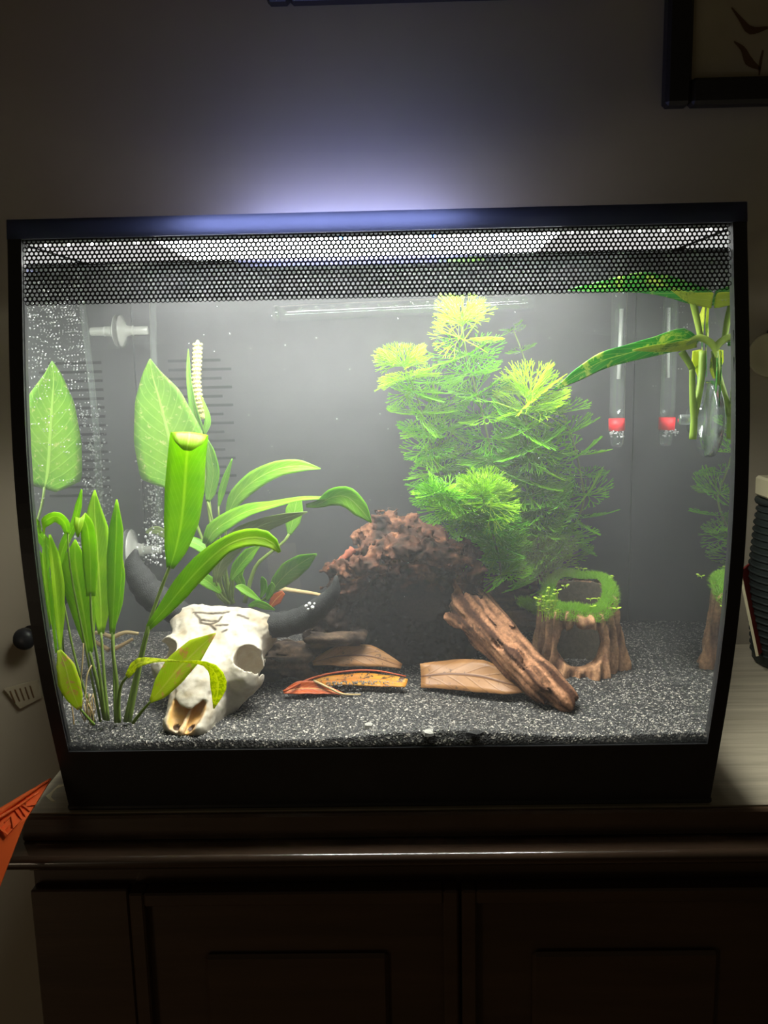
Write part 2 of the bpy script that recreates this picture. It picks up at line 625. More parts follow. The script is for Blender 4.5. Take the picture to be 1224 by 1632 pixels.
M['pothos'] = leafmat('variegated_leaf', s2l(56, 146, 60), s2l(84, 168, 76), s2l(200, 214, 120), s2l(208, 218, 120), .45, 7., .57, 75., .35, .03)
M['pothosy'] = leafmat('variegated_leaf_pale', s2l(214, 220, 80), s2l(196, 210, 72), s2l(220, 226, 100), s2l(130, 160, 50), .6, 7., .56, 80., .35, .03)
M['pstem'] = needlemat('pothos_stem', s2l(140, 162, 62), s2l(120, 148, 56), .3)
M['dry'] = leafmat('dry_leaf_orange', s2l(196, 92, 34), s2l(168, 66, 22), s2l(225, 160, 90), s2l(110, 44, 20), .25, 9., .62, 200.)
M['dry2'] = leafmat('dry_leaf_amber', s2l(214, 160, 52), s2l(190, 120, 34), s2l(210, 120, 50), s2l(60, 44, 30), .3, 9., .56, 260.)
M['dry3'] = leafmat('dry_leaf_tan', s2l(176, 128, 78), s2l(150, 104, 62), s2l(110, 70, 40), s2l(96, 70, 46), .2, 6., .62, 240.)
M['root'] = plain('pale_root', s2l(200, 180, 130), s2l(150, 115, 75), .8)
M['orange'] = plain('orange_plastic', s2l(255, 112, 52), s2l(250, 104, 46), .32, 8.)
M['frame'] = plain('dark_picture_frame', s2l(30, 26, 24), s2l(36, 31, 28), .4, 20.)
M['paper'] = plain('aged_paper', s2l(190, 178, 150), s2l(178, 165, 138), .9)
M['print'] = plain('brown_print', s2l(112, 82, 50), s2l(96, 68, 42), .9)
M['red'] = plain('red_board', s2l(150, 42, 34), s2l(130, 36, 30), .6)
M['cream'] = plain('cream_paint', s2l(206, 196, 160), s2l(196, 186, 150), .6)
M['basket'] = plain('dark_wicker', (.012, .017, .015), (.02, .026, .022), .6, 30.)
M['white'] = plain('white_plastic', (.75, .75, .73), (.8, .8, .78), .4)
M['heatred'] = plain('red_cap', s2l(225, 40, 48), None, .5)
M['flake'] = plain('grey_flake', s2l(150, 148, 140), s2l(110, 108, 102), .8, 300.)
M['led'] = emitmat('led_white', (1, .98, .95), 22.)
M['ledblue'] = emitmat('led_blue', (.05, .18, 1.), 22.)
M['panel'] = emitmat('panel_white', (.97, .98, 1.), 9.)
M['panel_dim'] = emitmat('panel_white_dim', (1, .97, .95), .75)
M['alu'] = plain('white_reflector', (.8, .8, .8), None, .45)


def smoke_mat():
    """dark lid plastic made see-through-ish: the added lamp behind stands in for lens glare"""
    m, nt, out = mat('smoky_plastic')
    p = nd(nt, 'ShaderNodeBsdfPrincipled', inp={'Base Color': (.012, .012, .015, 1), 'Roughness': .35})
    t = nd(nt, 'ShaderNodeBsdfTranslucent', inp={0: (.42, .44, .55, 1)})
    x = nd(nt, 'ShaderNodeMixShader', inp={0: .5})
    nt.links.new(p.outputs[0], x.inputs[1]); nt.links.new(t.outputs[0], x.inputs[2])
    nt.links.new(x.outputs[0], out.inputs[0])
    return m


M['smoke'] = smoke_mat()


def sand_mat():
    m, nt, out = mat('black_sand')
    L = nt.links.new
    tc = nd(nt, 'ShaderNodeTexCoord')
    v = nd(nt, 'ShaderNodeTexVoronoi', inp={'Scale': 950.})
    L(tc.outputs['Object'], v.inputs['Vector'])
    sp = nd(nt, 'ShaderNodeSeparateColor'); L(v.outputs['Color'], sp.inputs[0])
    r = ramp(nt, [(.0, (.004, .004, .004)), (.62, (.016, .015, .014)), (.86, (.055, .052, .048)), (.97, (.36, .33, .28))], sp.outputs[0])
    b = nd(nt, 'ShaderNodeBsdfPrincipled', inp={'Roughness': .55, 'Specular IOR Level': .5})
    L(r.outputs[0], b.inputs['Base Color'])
    bp = nd(nt, 'ShaderNodeBump', inp={'Strength': .8, 'Distance': .0008})
    L(v.outputs['Distance'], bp.inputs['Height']); L(bp.outputs[0], b.inputs['Normal'])
    L(b.outputs[0], out.inputs[0])
    return m


M['sand'] = sand_mat()


def water_mat():
    m, nt, out = mat('cloudy_water')
    s = nd(nt, 'ShaderNodeVolumeScatter', inp={'Color': (.93, .95, .98, 1), 'Density': 0.42, 'Anisotropy': 0.0})
    nt.links.new(s.outputs[0], out.inputs['Volume'])
    return m


M['water'] = water_mat()

# ------------------------------------------------------------------ the room
HW = 0.205            # half width of the tank
YW = 0.345            # wall behind
YB = 0.212            # black partition inside the tank
ZT = 0.363            # top of the tank
ZWAT = 0.337
ZF = -0.86
_pz = np.array([-.01, 0, .04, .09, .14, .19, .24, .30, .363, .38])
_py = np.array([.019, .0150, .0045, -.0090, -.0185, -.0215, -.0195, -.0108, .0, .003])
_pc = np.polyfit(_pz, _py, 4)


def fy(z):
    return float(np.polyval(_pc, z))


def sand_z(x, y):
    return .0535 - .0042 * math.exp(-max(0, y + .004) / .010) + .028 * max(y, -.02) + .0022 * math.sin(17 * x + 1.0) * math.cos(23 * y) + .0016 * math.sin(41 * x + 30 * y)


def struct(name, mb, m, **k):
    o = mb.build(name, m, **k)
    o['kind'] = 'structure'
    return o


struct('wall_back', MB().box((-1.6, YW, ZF), (1.6, YW + .1, 1.6)), M['wall'])
struct('floor', MB().box((-1.6, -1.8, ZF - .05), (1.6, YW, ZF)), plain('wood_floor', s2l(120, 92, 64), s2l(100, 74, 50), .5, 5.))
struct('baseboard_back', MB().box((-1.6, YW - .015, ZF), (1.6, YW, ZF + .12), .004), M['cream'])

# ------------------------------------------------------------------ cabinet under the tank
XL = -0.2345
LY = float(onz(600, 1363, -.0185)[1])
def rounded(o, w, n=5):
    b = o.modifiers.get('round') or o.modifiers.new('round', 'BEVEL')
    b.width, b.segments, b.limit_method = w, n, 'ANGLE'
    return o


cab = thing('cabinet', 'dark stained wooden cabinet with moulded top edge carrying the aquarium', 'cabinet', (0.35, .16, ZF))
XR = 0.95
MB().box((XL, 0.008, -.0185), (XR, YW - .017, -.0012), .0015).build('top_slab', M['ebony'], cab)
MB().box((XL + .002, 0.012, -.0012), (XR - .002, YW - .019, -.0002)).build('table_top', M['top'], cab)
MB().box((XL - .010, LY, -.0275), (XR + .01, YW - .02, -.0185)).build('moulding', M['gloss'], cab, True)
rounded(bpy.data.objects['moulding'], .0036)
XB = XL + .004
MB().box((XB, .012, ZF + .06), (XR - .01, YW - .03, -.0275)).build('carcass', M['ebony'], cab)
MB().box((XB, .004, -.036), (XR - .01, .012, -.0275), .001).build('rail', M['ebony'], cab)
YF = .004


def pxz(px, py, Y):
    p = at(px, py, Y)
    return float(p[0]), float(p[2])


x_a, _ = pxz(214, 1500, YF)
x_m, _ = pxz(733, 1500, YF)
_, z_d = pxz(620, 1414, YF)
MB().box((XB, .004, ZF + .06), (x_a - .002, .012, z_d), .001).build('stile', M['ebony'], cab)


def cab_door(x0, x1, z1, rail):
    z0 = ZF + .10
    d = MB()
    y0, y1 = -.001, .0115
    d.box((x0, y0, z0), (x0 + rail, y1, z1), .0012)
    d.box((x1 - rail, y0, z0), (x1, y1, z1), .0012)
    d.box((x0 + rail, y0, z1 - rail), (x1 - rail, y1, z1), .0012)
    d.box((x0 + rail, y0, z0), (x1 - rail, y1, z0 + rail), .0012)
    o = d.build('door', M['ebony'], cab)
    MB().box((x0 + rail, .005, z0 + rail), (x1 - rail, .0115, z1 - rail)).build('panel', M['ebony'], o)
    b = .036
    MB().box((x0 + rail + b, .0005, z0 + rail + b), (x1 - rail - b, .005, z1 - rail - b), .0035).build('raised_field', M['ebony'], o)
    return o


x_b = x_m + (x_m - x_a)
cab_door(x_a, x_m - .001, z_d, .0095)
cab_door(x_m + .001, x_b, z_d, .0095)
cab_door(x_b + .002, x_b + (x_m - x_a), z_d, .0095)
# crescent of bare wood scuffed into the corner of the top
cres = []
for px, py in ((101, 1250), (93, 1251), (86, 1257), (79, 1264), (73, 1268), (76, 1272), (83, 1277), (88, 1277), (84, 1273), (81, 1270), (84, 1263), (91, 1256), (102, 1252)):
    cres.append(onz(px, py, .0001))
n = len(cres)
cv = np.array(cres + [c - np.array([0, 0, .0004]) for c in cres])
cf = [tuple(range(n)), tuple(range(2 * n - 1, n - 1, -1))] + [(i, (i + 1) % n, n + (i + 1) % n, n + i) for i in range(n)]
fixn(mesh_obj('scuff_mark', cv, cf, M['scuff'], cab, False))['label'] = 'pale crescent scuff in the dark top'

# ------------------------------------------------------------------ the aquarium
tank = thing('aquarium', 'large black framed aquarium with bowed front glass on the dark cabinet', 'aquarium', (0, .15, 0))
XG = HW - .004
YT = .30


def strip(xa, xb, za, zb, off0, off1, n=22):
    """band following the bowed front between two heights, from off0 to off1 behind the front curve"""
    zs = np.linspace(za, zb, n)
    v, f = [], []
    for z in zs:
        y = fy(z)
        v += [(xa, y + off0, z), (xb, y + off0, z), (xb, y + off1, z), (xa, y + off1, z)]
    for i in range(n - 1):
        for j in range(4):
            f.append((4 * i + j, 4 * i + (j + 1) % 4, 4 * i + 4 + (j + 1) % 4, 4 * i + 4 + j))
    f += [(3, 2, 1, 0), tuple(4 * (n - 1) + j for j in range(4))]
    return np.array(v), f


ZG0, ZG1 = .0455, .3522
# base skirt
bs = MB()
bs.add(*strip(-HW, HW, .003, ZG0, 0, .005, 8))
bs.box((-HW, fy(.02) + .005, .003), (-HW + .004, YT, .0455)).box((HW - .004, fy(.02) + .005, .003), (HW, YT, .0455)).box((-HW + .004, YT - .004, .003), (HW - .004, YT, .0455))
bs.build('base', M['black'], tank)
MB().box((-HW - .001, fy(0) - .0012, 0), (HW + .001, YT, .0035), .0008).build('foot_plate', M['black'], tank)
MB().add(*strip(-HW + .0078, HW - .0078, ZG0, ZG1, .0012, .0034)).build('front_glass', M['glass'], tank, True)
for s in (-1, 1):
    MB().add(*strip(min(s * HW, s * (HW - .0078)), max(s * HW, s * (HW - .0078)), ZG0, ZT - .0108, 0, .007)).build('corner_post', M['black'], tank)
for s in (-1, 1):
    zs = np.linspace(ZG0, ZG1, 22)
    v = [(s * XG, fy(z) + .0072, z) for z in zs] + [(s * XG, YT - .003, z) for z in zs]
    f = [(i, i + 1, 23 + i, 22 + i) for i in range(21)]
    if s > 0:
        f = [q[::-1] for q in f]
    mesh_obj('side_glass', v, f, M['mirrorglass'], tank, False)
MB().box((-XG, YT - .004, ZG0), (XG, YT, ZG1)).build('back_panel', M['inner'], tank)
part = MB().box((-XG + .0005, YB, .046), (XG - .0005, YB + .003, .349)).build('partition', M['inner'], tank)
# overflow slots on the partition: flush strips, the slots' shade put into their black
zt = at(340, 574, YB)[2]
zb = at(340, 772, YB)[2]
k = 0
for i in range(16):
    z = zt + (zb - zt) * i / 14
    xa = at(272, 650, YB)[0]
    xb = at(372 if i % 2 else 356, 650, YB)[0]
    o = MB().box((xa, YB - .0004, z - .0011), (xb, YB, z + .0011)).build('slot', M['slot'], part)
# lid
lid = MB()
lid.box((-HW, .016, ZT - .004), (-.115, YT, ZT), .001).box((.095, .016, ZT - .004), (HW, YT, ZT), .001)
lid.box((-.115, .292, ZT - .004), (.095, YT, ZT), .001)
lid.box((-HW, .008, ZT - .0108), (-HW + .004, YT, ZT - .004)).box((HW - .004, .008, ZT - .0108), (HW, YT, ZT - .004))
lid.box((-.20, YT - .004, ZT - .0108), (.20, YT, ZT - .004))
lid_o = lid.build('lid', M['black'], tank)
MB().add(*strip(-HW, HW, ZT - .0108, ZT, -.0008, .0022, 4)).build('lid_lip', M['smoke'], tank)
MB().box((-HW, .003, ZT - .002), (HW, .0158, ZT)).build('lid_rim', M['smoke'], tank)


# honeycomb print across the top of the front glass
def honeycomb():
    pitch, web = .00262, .00056
    z0, z1 = .3172, ZG1 - .0002
    x0, x1 = -HW + .0079, HW - .0079
    R = pitch / math.sqrt(3)
    r = R - web
    v, f = [], []
    rowh = 1.5 * R
    nr = int((z1 - z0) / rowh)
    for j in range(nr + 1):
        zc = z1 - R - j * rowh + .0004
        off = pitch / 2 if j % 2 else 0
        for i in range(int((x1 - x0) / pitch)):
            xc = x0 + pitch * .55 + i * pitch + off
            if xc + pitch / 2 > x1:
                continue
            b = len(v)
            for a in range(6):
                w = math.pi / 6 + a * math.pi / 3
                zz = min(zc + R * math.sin(w), z1)
                v.append((xc + R * math.cos(w), fy(zz) + .0006, zz))
            for a in range(6):
                w = math.pi / 6 + a * math.pi / 3
                zz = zc + r * math.sin(w)
                v.append((xc + r * math.cos(w), fy(zz) + .0006, zz))
            for a in range(6):
                f.append((b + a, b + (a + 1) % 6, b + 6 + (a + 1) % 6, b + 6 + a))
    return v, f


hc = mesh_obj('honeycomb_screen', *honeycomb(), M['mesh'], tank, False)

# LED lamp hung in the lid
led = thing('led_light_bar', 'white LED light bar glowing under the aquarium lid behind the honeycomb', 'lamp', (-.012, .052, .352))
MB().box((-.198, .004, .3515), (.198, .112, .3545), .001).build('housing', M['black'], led)
MB().box((-.125, .006, .3500), (.105, .108, .3512)).build('light_panel', M['panel'], led)
MB().box((-.197, .006, .3500), (-.125, .108, .3512)).build('light_panel', M['panel_dim'], led)
MB().box((.105, .006, .3500), (.197, .108, .3512)).build('light_panel', M['panel_dim'], led)
MB().box((-.195, .001, .3497), (.195, .0045, .3512)).build('reflector', M['alu'], led)
dv, df = lathe([(.0011, 0), (.0011, .0007), (.0007, .0012), (.0001, .0013)], 8, (0, 0, 0), (0, 0, -1))
dm = {}
for i in range(30):
    x = -.185 + .0128 * i
    px_blue = i in (13, 17)
    key = 'ledblue' if px_blue else 'led'
    if key not in dm:
        me = bpy.data.meshes.new('diode')
        me.from_pydata(dv.tolist(), [], df)
        me.materials.append(M[key])
        dm[key] = me
    o = mesh_obj('diode', None, None, None, led, data=dm[key])
    o.location = (x + .012, .0028 - .052, .3497 - .352)
    if px_blue:
        o['label'] = 'blue diode'
MB().box((-.15, .309, .3590), (.11, .315, .3640), .0008).build('added_glow_strip', M['black'], led)  # unseen strip added to go with the wall glow lamp

# water: body with haze, surface on top
zs = np.linspace(.047, ZWAT, 24)
prof = [(fy(z) + .0038, z) for z in zs] + [(YB - .0004, ZWAT), (YB - .0004, .047)]
np_ = len(prof)
wx = XG - .0006
v = [(-wx, y, z) for y, z in prof] + [(wx, y, z) for y, z in prof]
f = [(i, (i + 1) % np_, np_ + (i + 1) % np_, np_ + i) for i in range(np_)] + [tuple(range(np_)), tuple(range(2 * np_ - 1, np_ - 1, -1))]
water = fixn(mesh_obj('water', v, f, M['water'], None, False, loc=(0, .1, .05)))
tag(water, 'slightly cloudy water filling the aquarium', 'water', kind='stuff')
NX, NY = 60, 34
v, f = [], []
for j in range(NY):
    for i in range(NX):
        x = -wx + 2 * wx * i / (NX - 1)
        y0 = fy(ZWAT) + .0038
        y = y0 + (YB - .0005 - y0) * j / (NY - 1)
        v.append((x, y, ZWAT + .0004 + .0005 * math.sin(60 * x + 40 * y) * math.sin(75 * y - 31 * x + 1)))
f = [(j * NX + i, j * NX + i + 1, j * NX + NX + i + 1, j * NX + NX + i) for j in range(NY - 1) for i in range(NX - 1)]
mesh_obj('surface', v, f, M['surface'], water)

# ------------------------------------------------------------------ sand
NX, NY = 330, 180
ys0 = fy(.053) + .0037
X = np.linspace(-XG + .0001, XG - .0001, NX)
Yv = np.linspace(ys0, YB - .0008, NY)
v = np.zeros((NY, NX, 3))
nz = RNG.random((NY, NX))
for j in range(NY):
    for i in range(NX):
        v[j, i] = (X[i], Yv[j], sand_z(X[i], Yv[j]) + .0007 * (nz[j, i] - .5))
V = v.reshape(-1, 3)
f = [(j * NX + i, j * NX + i + 1, j * NX + NX + i + 1, j * NX + NX + i) for j in range(NY - 1) for i in range(NX - 1)]
# front face of the sand bed against the glass, and the other sides
base0 = len(V)
low = v[0].copy(); low[:, 2] = .046
V = np.concatenate([V, low])
f += [(base0 + i, base0 + i + 1, i + 1, i) for i in range(NX - 1)]
sand = mesh_obj('sand', V, f, M['sand'], None, True, loc=(0, .1, .05))
tag(sand, 'bed of black sparkling sand on the aquarium floor', 'sand', kind='stuff')
ng = 9000
gx = RNG.uniform(-XG + .002, XG - .002, ng)
gy = ys0 + .001 + (YB - .004 - ys0) * RNG.random(ng)**1.5
gc = np.array([(x, y, sand_z(x, y) + .0003) for x, y in zip(gx, gy)])
gv, gf = blobs(OCT, gc, RNG.uniform(.0003, .00062, ng), RNG.uniform(.6, 1.3, (ng, 3)))
m_gr = plain('sand_grain', (.03, .03, .03), (.42, .40, .36), .4, 900.)
g = mesh_obj('loose_grains', gv, gf, m_gr, sand, False)
g['kind'] = 'stuff'


def flake(px, py, w, h, label, col='flake'):
    c = onz(px, py, .0545)
    c[2] = sand_z(c[0], c[1]) + .0006
    s = mpp(c)
    k = 9
    a = np.linspace(0, 2 * math.pi, k, endpoint=False)
    rr = 1 + .3 * RNG.standard_normal(k) * .6
    ring = np.stack([np.cos(a) * w / 2 * s * rr, np.sin(a) * h * 2.2 * s * rr, np.zeros(k)], -1)
    v = np.concatenate([ring + c - [0, 0, .0008], ring * .9 + c + np.stack([0 * a, 0 * a, .0010 + .0005 * np.sin(a * 2)], -1)])
    f = [tuple(range(k))[::-1], tuple(range(k, 2 * k))] + [(i, (i + 1) % k, k + (i + 1) % k, k + i) for i in range(k)]
    o = mesh_obj('stone_flake', v, f, M[col], None, False, loc=c)
    tag(o, label, 'stone')


flake(683, 1170, 24, 5, 'pale flat stone flake on the sand, the lightest of three near the front glass')
flake(587, 1158, 15, 4, 'narrow grey stone flake on the sand, further left and further back than the other flakes')
flake(757, 1170, 28, 4, 'dark grey stone flake half buried in the sand, furthest right of the flakes', 'horn')


# ------------------------------------------------------------------ leaves
LW = M['sword']


def leaf(parent, pts, w, m, tilt=0., fold=.15, nl=20, nw=7, wave=0., petiole=None, name='leaf', prad=1.6, solid=.0004, label=None, curl=0.):
    """pts: (px, py, Y) along the middle; w: widths in photo pixels; tilt: degrees about the midrib"""
    P3 = np.array([at(*p) for p in pts])
    P = catmull(P3, nl)
    W = interp_along(P3, w, nl) * (1.22 if m is LW else 1.0)
    tl = np.radians(np.broadcast_to(np.asarray(tilt, float), (len(pts),)) if np.ndim(tilt) == 0 else np.asarray(tilt, float))
    T = interp_along(P3, tl, nl)
    t = frames(P)
    prev = None
    kk = max(4, nl // 3)
    rp_ = [np.interp(np.linspace(0, kk - 1, nl), np.arange(kk), RNG.normal(size=kk)) for _ in (0, 1)]
    v, uv = [], []
    for i in range(nl):
        vd = P[i] - CAM
        vd /= np.linalg.norm(vd)
        side = np.cross(vd, t[i])
        if np.linalg.norm(side) < .05:
            side = np.array([1.0, 0, 0])
        side /= np.linalg.norm(side)
        if prev is not None and side @ prev < 0:
            side = -side
        prev = side
        nr = np.cross(side, t[i])
        nr /= np.linalg.norm(nr)
        s = math.cos(T[i]) * side + math.sin(T[i]) * nr
        q = np.cross(s, t[i])
        h = W[i] * mpp(P[i]) / 2
        for j in range(nw):
            a = 2 * j / (nw - 1) - 1
            ripple = wave * h * rp_[a > 0][i] * abs(a)**1.5
            w_ = P[i] + s * a * h * (1 - .25 * abs(fold) * a * a) + q * (fold * h * abs(a)**1.4 + curl * h * a + ripple)
            w_[1] = max(w_[1], fy(w_[2]) + .0048)
            w_[0] = min(max(w_[0], -XG + .0012), XG - .0012)
            v.append(w_)
            uv.append((j / (nw - 1), i / (nl - 1)))
    f = [(i * nw + j, i * nw + j + 1, (i + 1) * nw + j + 1, (i + 1) * nw + j) for i in range(nl - 1) for j in range(nw - 1)]
    o = mesh_obj(name, v, f, m, parent, True, uvs=uv, solid=solid)
    if label:
        o['label'] = label
    if petiole is not None:
        Q3 = np.array([at(*p) for p in petiole])
        Q = catmull(Q3, 12)
        rr = np.linspace(prad * 1.25, prad * .8, 12) * np.array([mpp(p) for p in Q])
        mesh_obj('petiole', *tube(Q, rr, 7), M['stem'], o)
    return o


# --- sword plant at the left
sb = onz(182, 1150, .055)
sword = thing('sword_plant', 'bright green sword plant with tall strap leaves rooted at the far left of the sand', 'plant', (sb[0], sb[1], sand_z(sb[0], sb[1])))
Y0 = .022
LW = M['sword']
leaf(sword, [(143, 1040, .022), (137, 1000, .022), (127, 940, .020), (120, 895, .018), (120, 860, .016)], [8, 24, 40, 34, 2], LW, 12, .12, petiole=[(167, 1146, .024), (158, 1100, .023), (148, 1060, .022), (143, 1038, .022)], prad=3.0)
leaf(sword, [(161, 1010, .032), (160, 960, .034), (156, 900, .034), (152, 840, .032), (150, 805, .03), (151, 781, .028)], [8, 28, 36, 33, 16, 2], LW, -14, .2, wave=.06, petiole=[(172, 1148, .028), (166, 1080, .030), (161, 1008, .032)], prad=2.6)
leaf(sword, [(179, 1010, .026), (182, 950, .026), (184, 890, .026), (186, 840, .025), (186, 796, .024)], [7, 18, 23, 20, 2], LW, 20, .25, petiole=[(186, 1151, .026), (186, 1090, .026), (180, 1040, .026), (179, 1008, .026)], prad=3.0)
leaf(sword, [(181, 1000, .036), (188, 960, .038), (191, 915, .038), (193, 880, .038)], [5, 16, 18, 3], LW, 35, .1, petiole=[(184, 1150, .03), (182, 1080, .034), (181, 998, .036)], prad=2.)
leaf(sword, [(145, 950, .014), (144, 900, .012), (142, 862, .010), (138, 836, .004), (129, 823, .000), (125, 836, -.004), (124, 856, -.005)], [12, 20, 20, 18, 14, 13, 2], LW, 5, .2, wave=.08, petiole=[(168, 1147, .022), (158, 1070, .018), (147, 1000, .015), (144, 944, .014)], prad=2.3)
leaf(sword, [(88, 1040, .010), (85, 985, .010), (82, 930, .010), (80, 885, .009), (79, 852, .008)], [14, 29, 33, 24, 3], LW, -8, .12, petiole=[(101, 1158, .010), (95, 1100, .010), (88, 1040, .010)], prad=2.2)
leaf(sword, [(98, 945, .020), (95, 900, .020), (104, 866, .020), (118, 838, .018), (126, 806, .016), (130, 780, .014)], [8, 16, 14, 12, 11, 2], LW, 30, .3, wave=.1, petiole=[(150, 1150, .03), (120, 1050, .026), (98, 943, .02)], prad=1.8)
leaf(sword, [(108, 850, .012), (103, 832, .008), (88, 822, .003), (70, 832, .002), (57, 850, .001)], [9, 16, 18, 17, 4], LW, 40, .25, wave=.12, petiole=[(160, 1150, .024), (130, 1000, .02), (111, 900, .016), (108, 848, .012)], prad=1.7)
leaf(sword, [(127, 1130, .000), (119, 1112, -.001), (111, 1090, -.002), (104, 1062, -.002), (94, 1036, -.001)], [8, 27, 36, 30, 6], M['yellowing'], 8, .12, label='small leaf with a brown patch, low by the corner', petiole=[(150, 1155, .006), (138, 1142, .003), (126, 1128, .0)], prad=2.)
# big bent leaf and its arching neighbour
leaf(sword, [(271, 905, .032), (280, 875, .030), (289, 830, .026), (294, 780, .022), (297, 735, .018), (300, 706, .013), (302, 690, .007), (302, 690, -.001), (300, 704, -.008), (298, 718, -.011)], [10, 30, 46, 52, 50, 50, 50, 46, 40, 10], LW, -4, .10, nl=30, label='tallest leaf, its tip bent over', petiole=[(200, 1150, .026), (215, 1085, .028), (237, 996, .030), (258, 935, .032), (271, 902, .032)], prad=3.2)
leaf(sword, [(237, 1000, .026), (262, 972, .024), (290, 938, .020), (325, 900, .014), (365, 868, .008), (400, 857, .004), (430, 862, -.001), (446, 880, -.005)], [9, 20, 31, 33, 28, 26, 22, 4], LW, [20, 20, 25, 25, 35, 20, 0, 0], .2, wave=.06, petiole=[(206, 1150, .026), (218, 1090, .027), (228, 1040, .027), (238, 998, .026)], prad=3.)
# yellowed pair hanging over the skull
leaf(sword, [(240, 1118, .003), (258, 1098, .002), (283, 1068, .001), (315, 1036, .000), (344, 1009, -.001)], [6, 38, 54, 44, 2], M['yellowing'], 32, .22, label='yellowing leaf with a browned tip lying over the skull', petiole=[(212, 1152, .012), (226, 1134, .006), (240, 1118, .003)], prad=2.4)
leaf(sword, [(203, 1078, .004), (219, 1058, -.002), (250, 1055, -.008), (290, 1058, -.011), (322, 1062, -.012), (338, 1075, -.0125), (344, 1100, -.012), (336, 1138, -.009)], [8, 20, 18, 16, 18, 26, 30, 2], M['netted'], [10, 40, 60, 62, 40, 10, 0, 0], .1, label='yellow netted leaf folded down beside the snout', petiole=[(190, 1151, .014), (189, 1120, .012), (193, 1092, .008), (203, 1078, .004)], prad=2.6)
# thin pale roots by the crown
rt = MB()
for q in ([(128, 1095, .012), (131, 1060, .012), (133, 1025, .014), (130, 1118, .01)], [(136, 1108, .008), (139, 1075, .010), (146, 1060, .014)], [(118, 1155, .004), (116, 1135, .006), (114, 1120, .008)]):
    rt.tube(catmull([at(*p) for p in sorted(q, key=lambda e: e[1])], 12), .00045, 5)
for i in range(16):
    a = at(142 + random.uniform(-8, 10), 1150 + random.uniform(-6, 6), .008)
    b = at(139 + random.uniform(-6, 10), 1108 + random.uniform(-4, 22), .008 + random.uniform(-.004, .006))
    rt.tube(catmull([a, (a + b) / 2 + np.array([random.uniform(-.003, .003), 0, 0]), b], 6), .0003, 4)
o = rt.build('roots', M['root'], sword, True)
o['kind'] = 'stuff'

# --- broad leaved plant behind the skull
pb = at(372, 955, .13)
lily = thing('broad_leaf_plant', 'green broad leaved plant with a pale flower spike growing behind the skull', 'plant', (pb[0], pb[1], sand_z(pb[0], pb[1])))
B = M['broad']
bx, by = 366, 962
leaf(lily, [(292, 775, .138), (283, 748, .138), (268, 692, .136), (252, 630, .134), (243, 598, .132), (239, 572, .130)], [40, 122, 112, 76, 36, 2], M['oldleaf'], 12, .12, nl=24, nw=9, label='largest heart shaped leaf', petiole=[(bx - 6, by, .13), (330, 880, .134), (300, 800, .138), (292, 772, .138)], prad=2.6)
leaf(lily, [(331, 800, .12), (335, 785, .12), (340, 752, .118), (334, 718, .116), (330, 700, .115)], [6, 20, 24, 18, 3], B, 20, .2, petiole=[(bx, by, .13), (350, 890, .124), (341, 840, .121), (331, 799, .12)], prad=2.)
leaf(lily, [(348, 808, .11), (352, 785, .11), (359, 760, .108), (370, 731, .106)], [4, 15, 14, 2], B, -40, .3, petiole=[(bx + 2, by, .13), (352, 880, .116), (348, 806, .11)], prad=1.8)
leaf(lily, [(362, 825, .11), (376, 794, .108), (406, 766, .104), (442, 748, .100), (477, 743, .096), (511, 747, .093)], [8, 27, 33, 28, 22, 2], B, 15, .15, petiole=[(bx + 3, by, .13), (358, 890, .118), (362, 823, .11)], prad=2.2)
leaf(lily, [(328, 868, .10), (340, 848, .098), (362, 832, .094), (395, 815, .088), (430, 807, .082), (480, 796, .074), (520, 794, .068)], [14, 32, 34, 28, 22, 15, 6], B, [25, 30, 35, 40, 55, 65, 50], .2, label='long arching leaf reaching over the driftwood', petiole=[(bx - 4, by, .13), (345, 910, .115), (328, 866, .10)], prad=2.2)
leaf(lily, [(488, 806, .072), (508, 803, .070), (531, 792, .067), (553, 792, .065), (575, 812, .063), (592, 833, .062)], [6, 13, 30, 36, 28, 2], B, -12, .18, label='pale folded tip of the long arching leaf')
leaf(lily, [(344, 928, .098), (352, 896, .096), (381, 857, .092), (418, 837, .088), (455, 825, .085), (490, 816, .083)], [10, 30, 38, 26, 17, 2], M['underside'], -20, .15, label='leaf showing its olive underside', petiole=[(bx, by, .12), (350, 945, .105), (344, 926, .098)], prad=2.)
leaf(lily, [(368, 925, .088), (380, 905, .086), (398, 884, .084), (414, 870, .083)], [6, 24, 24, 3], B, 25, .3, petiole=[(bx + 4, by, .12), (366, 945, .10), (368, 924, .088)], prad=1.8)
leaf(lily, [(461, 852, .125), (466, 832, .126), (470, 812, .127), (474, 795, .128)], [6, 26, 30, 16], B, 10, .2, petiole=[(390, 960, .13), (408, 902, .126), (432, 880, .125), (452, 864, .125), (461, 851, .125)], prad=3.)
leaf(lily, [(433, 943, .10), (444, 928, .098), (463, 909, .096), (485, 894, .093), (505, 883, .090)], [8, 27, 36, 28, 2], B, -15, .14, petiole=[(400, 965, .12), (420, 955, .11), (433, 942, .10)], prad=1.8)
leaf(lily, [(415, 958, .085), (398, 946, .084), (384, 937, .083), (375, 935, .082)], [4, 14, 15, 3], B, -25, .2, petiole=[(402, 968, .11), (410, 963, .1), (415, 958, .085)], prad=1.4)
leaf(lily, [(416, 952, .09), (421, 938, .089), (420, 925, .088), (417, 919, .087)], [4, 13, 12, 2], B, 30, .2, petiole=[(400, 966, .11), (410, 960, .1), (416, 951, .09)], prad=1.3)
leaf(lily, [(425, 957, .092), (430, 945, .091), (434, 934, .09), (433, 928, .089)], [4, 14, 12, 2], B, 20, .2)
leaf(lily, [(396, 966, .082), (410, 962, .078), (424, 966, .074), (438, 972, .072)], [4, 14, 13, 2], B, -30, .1)
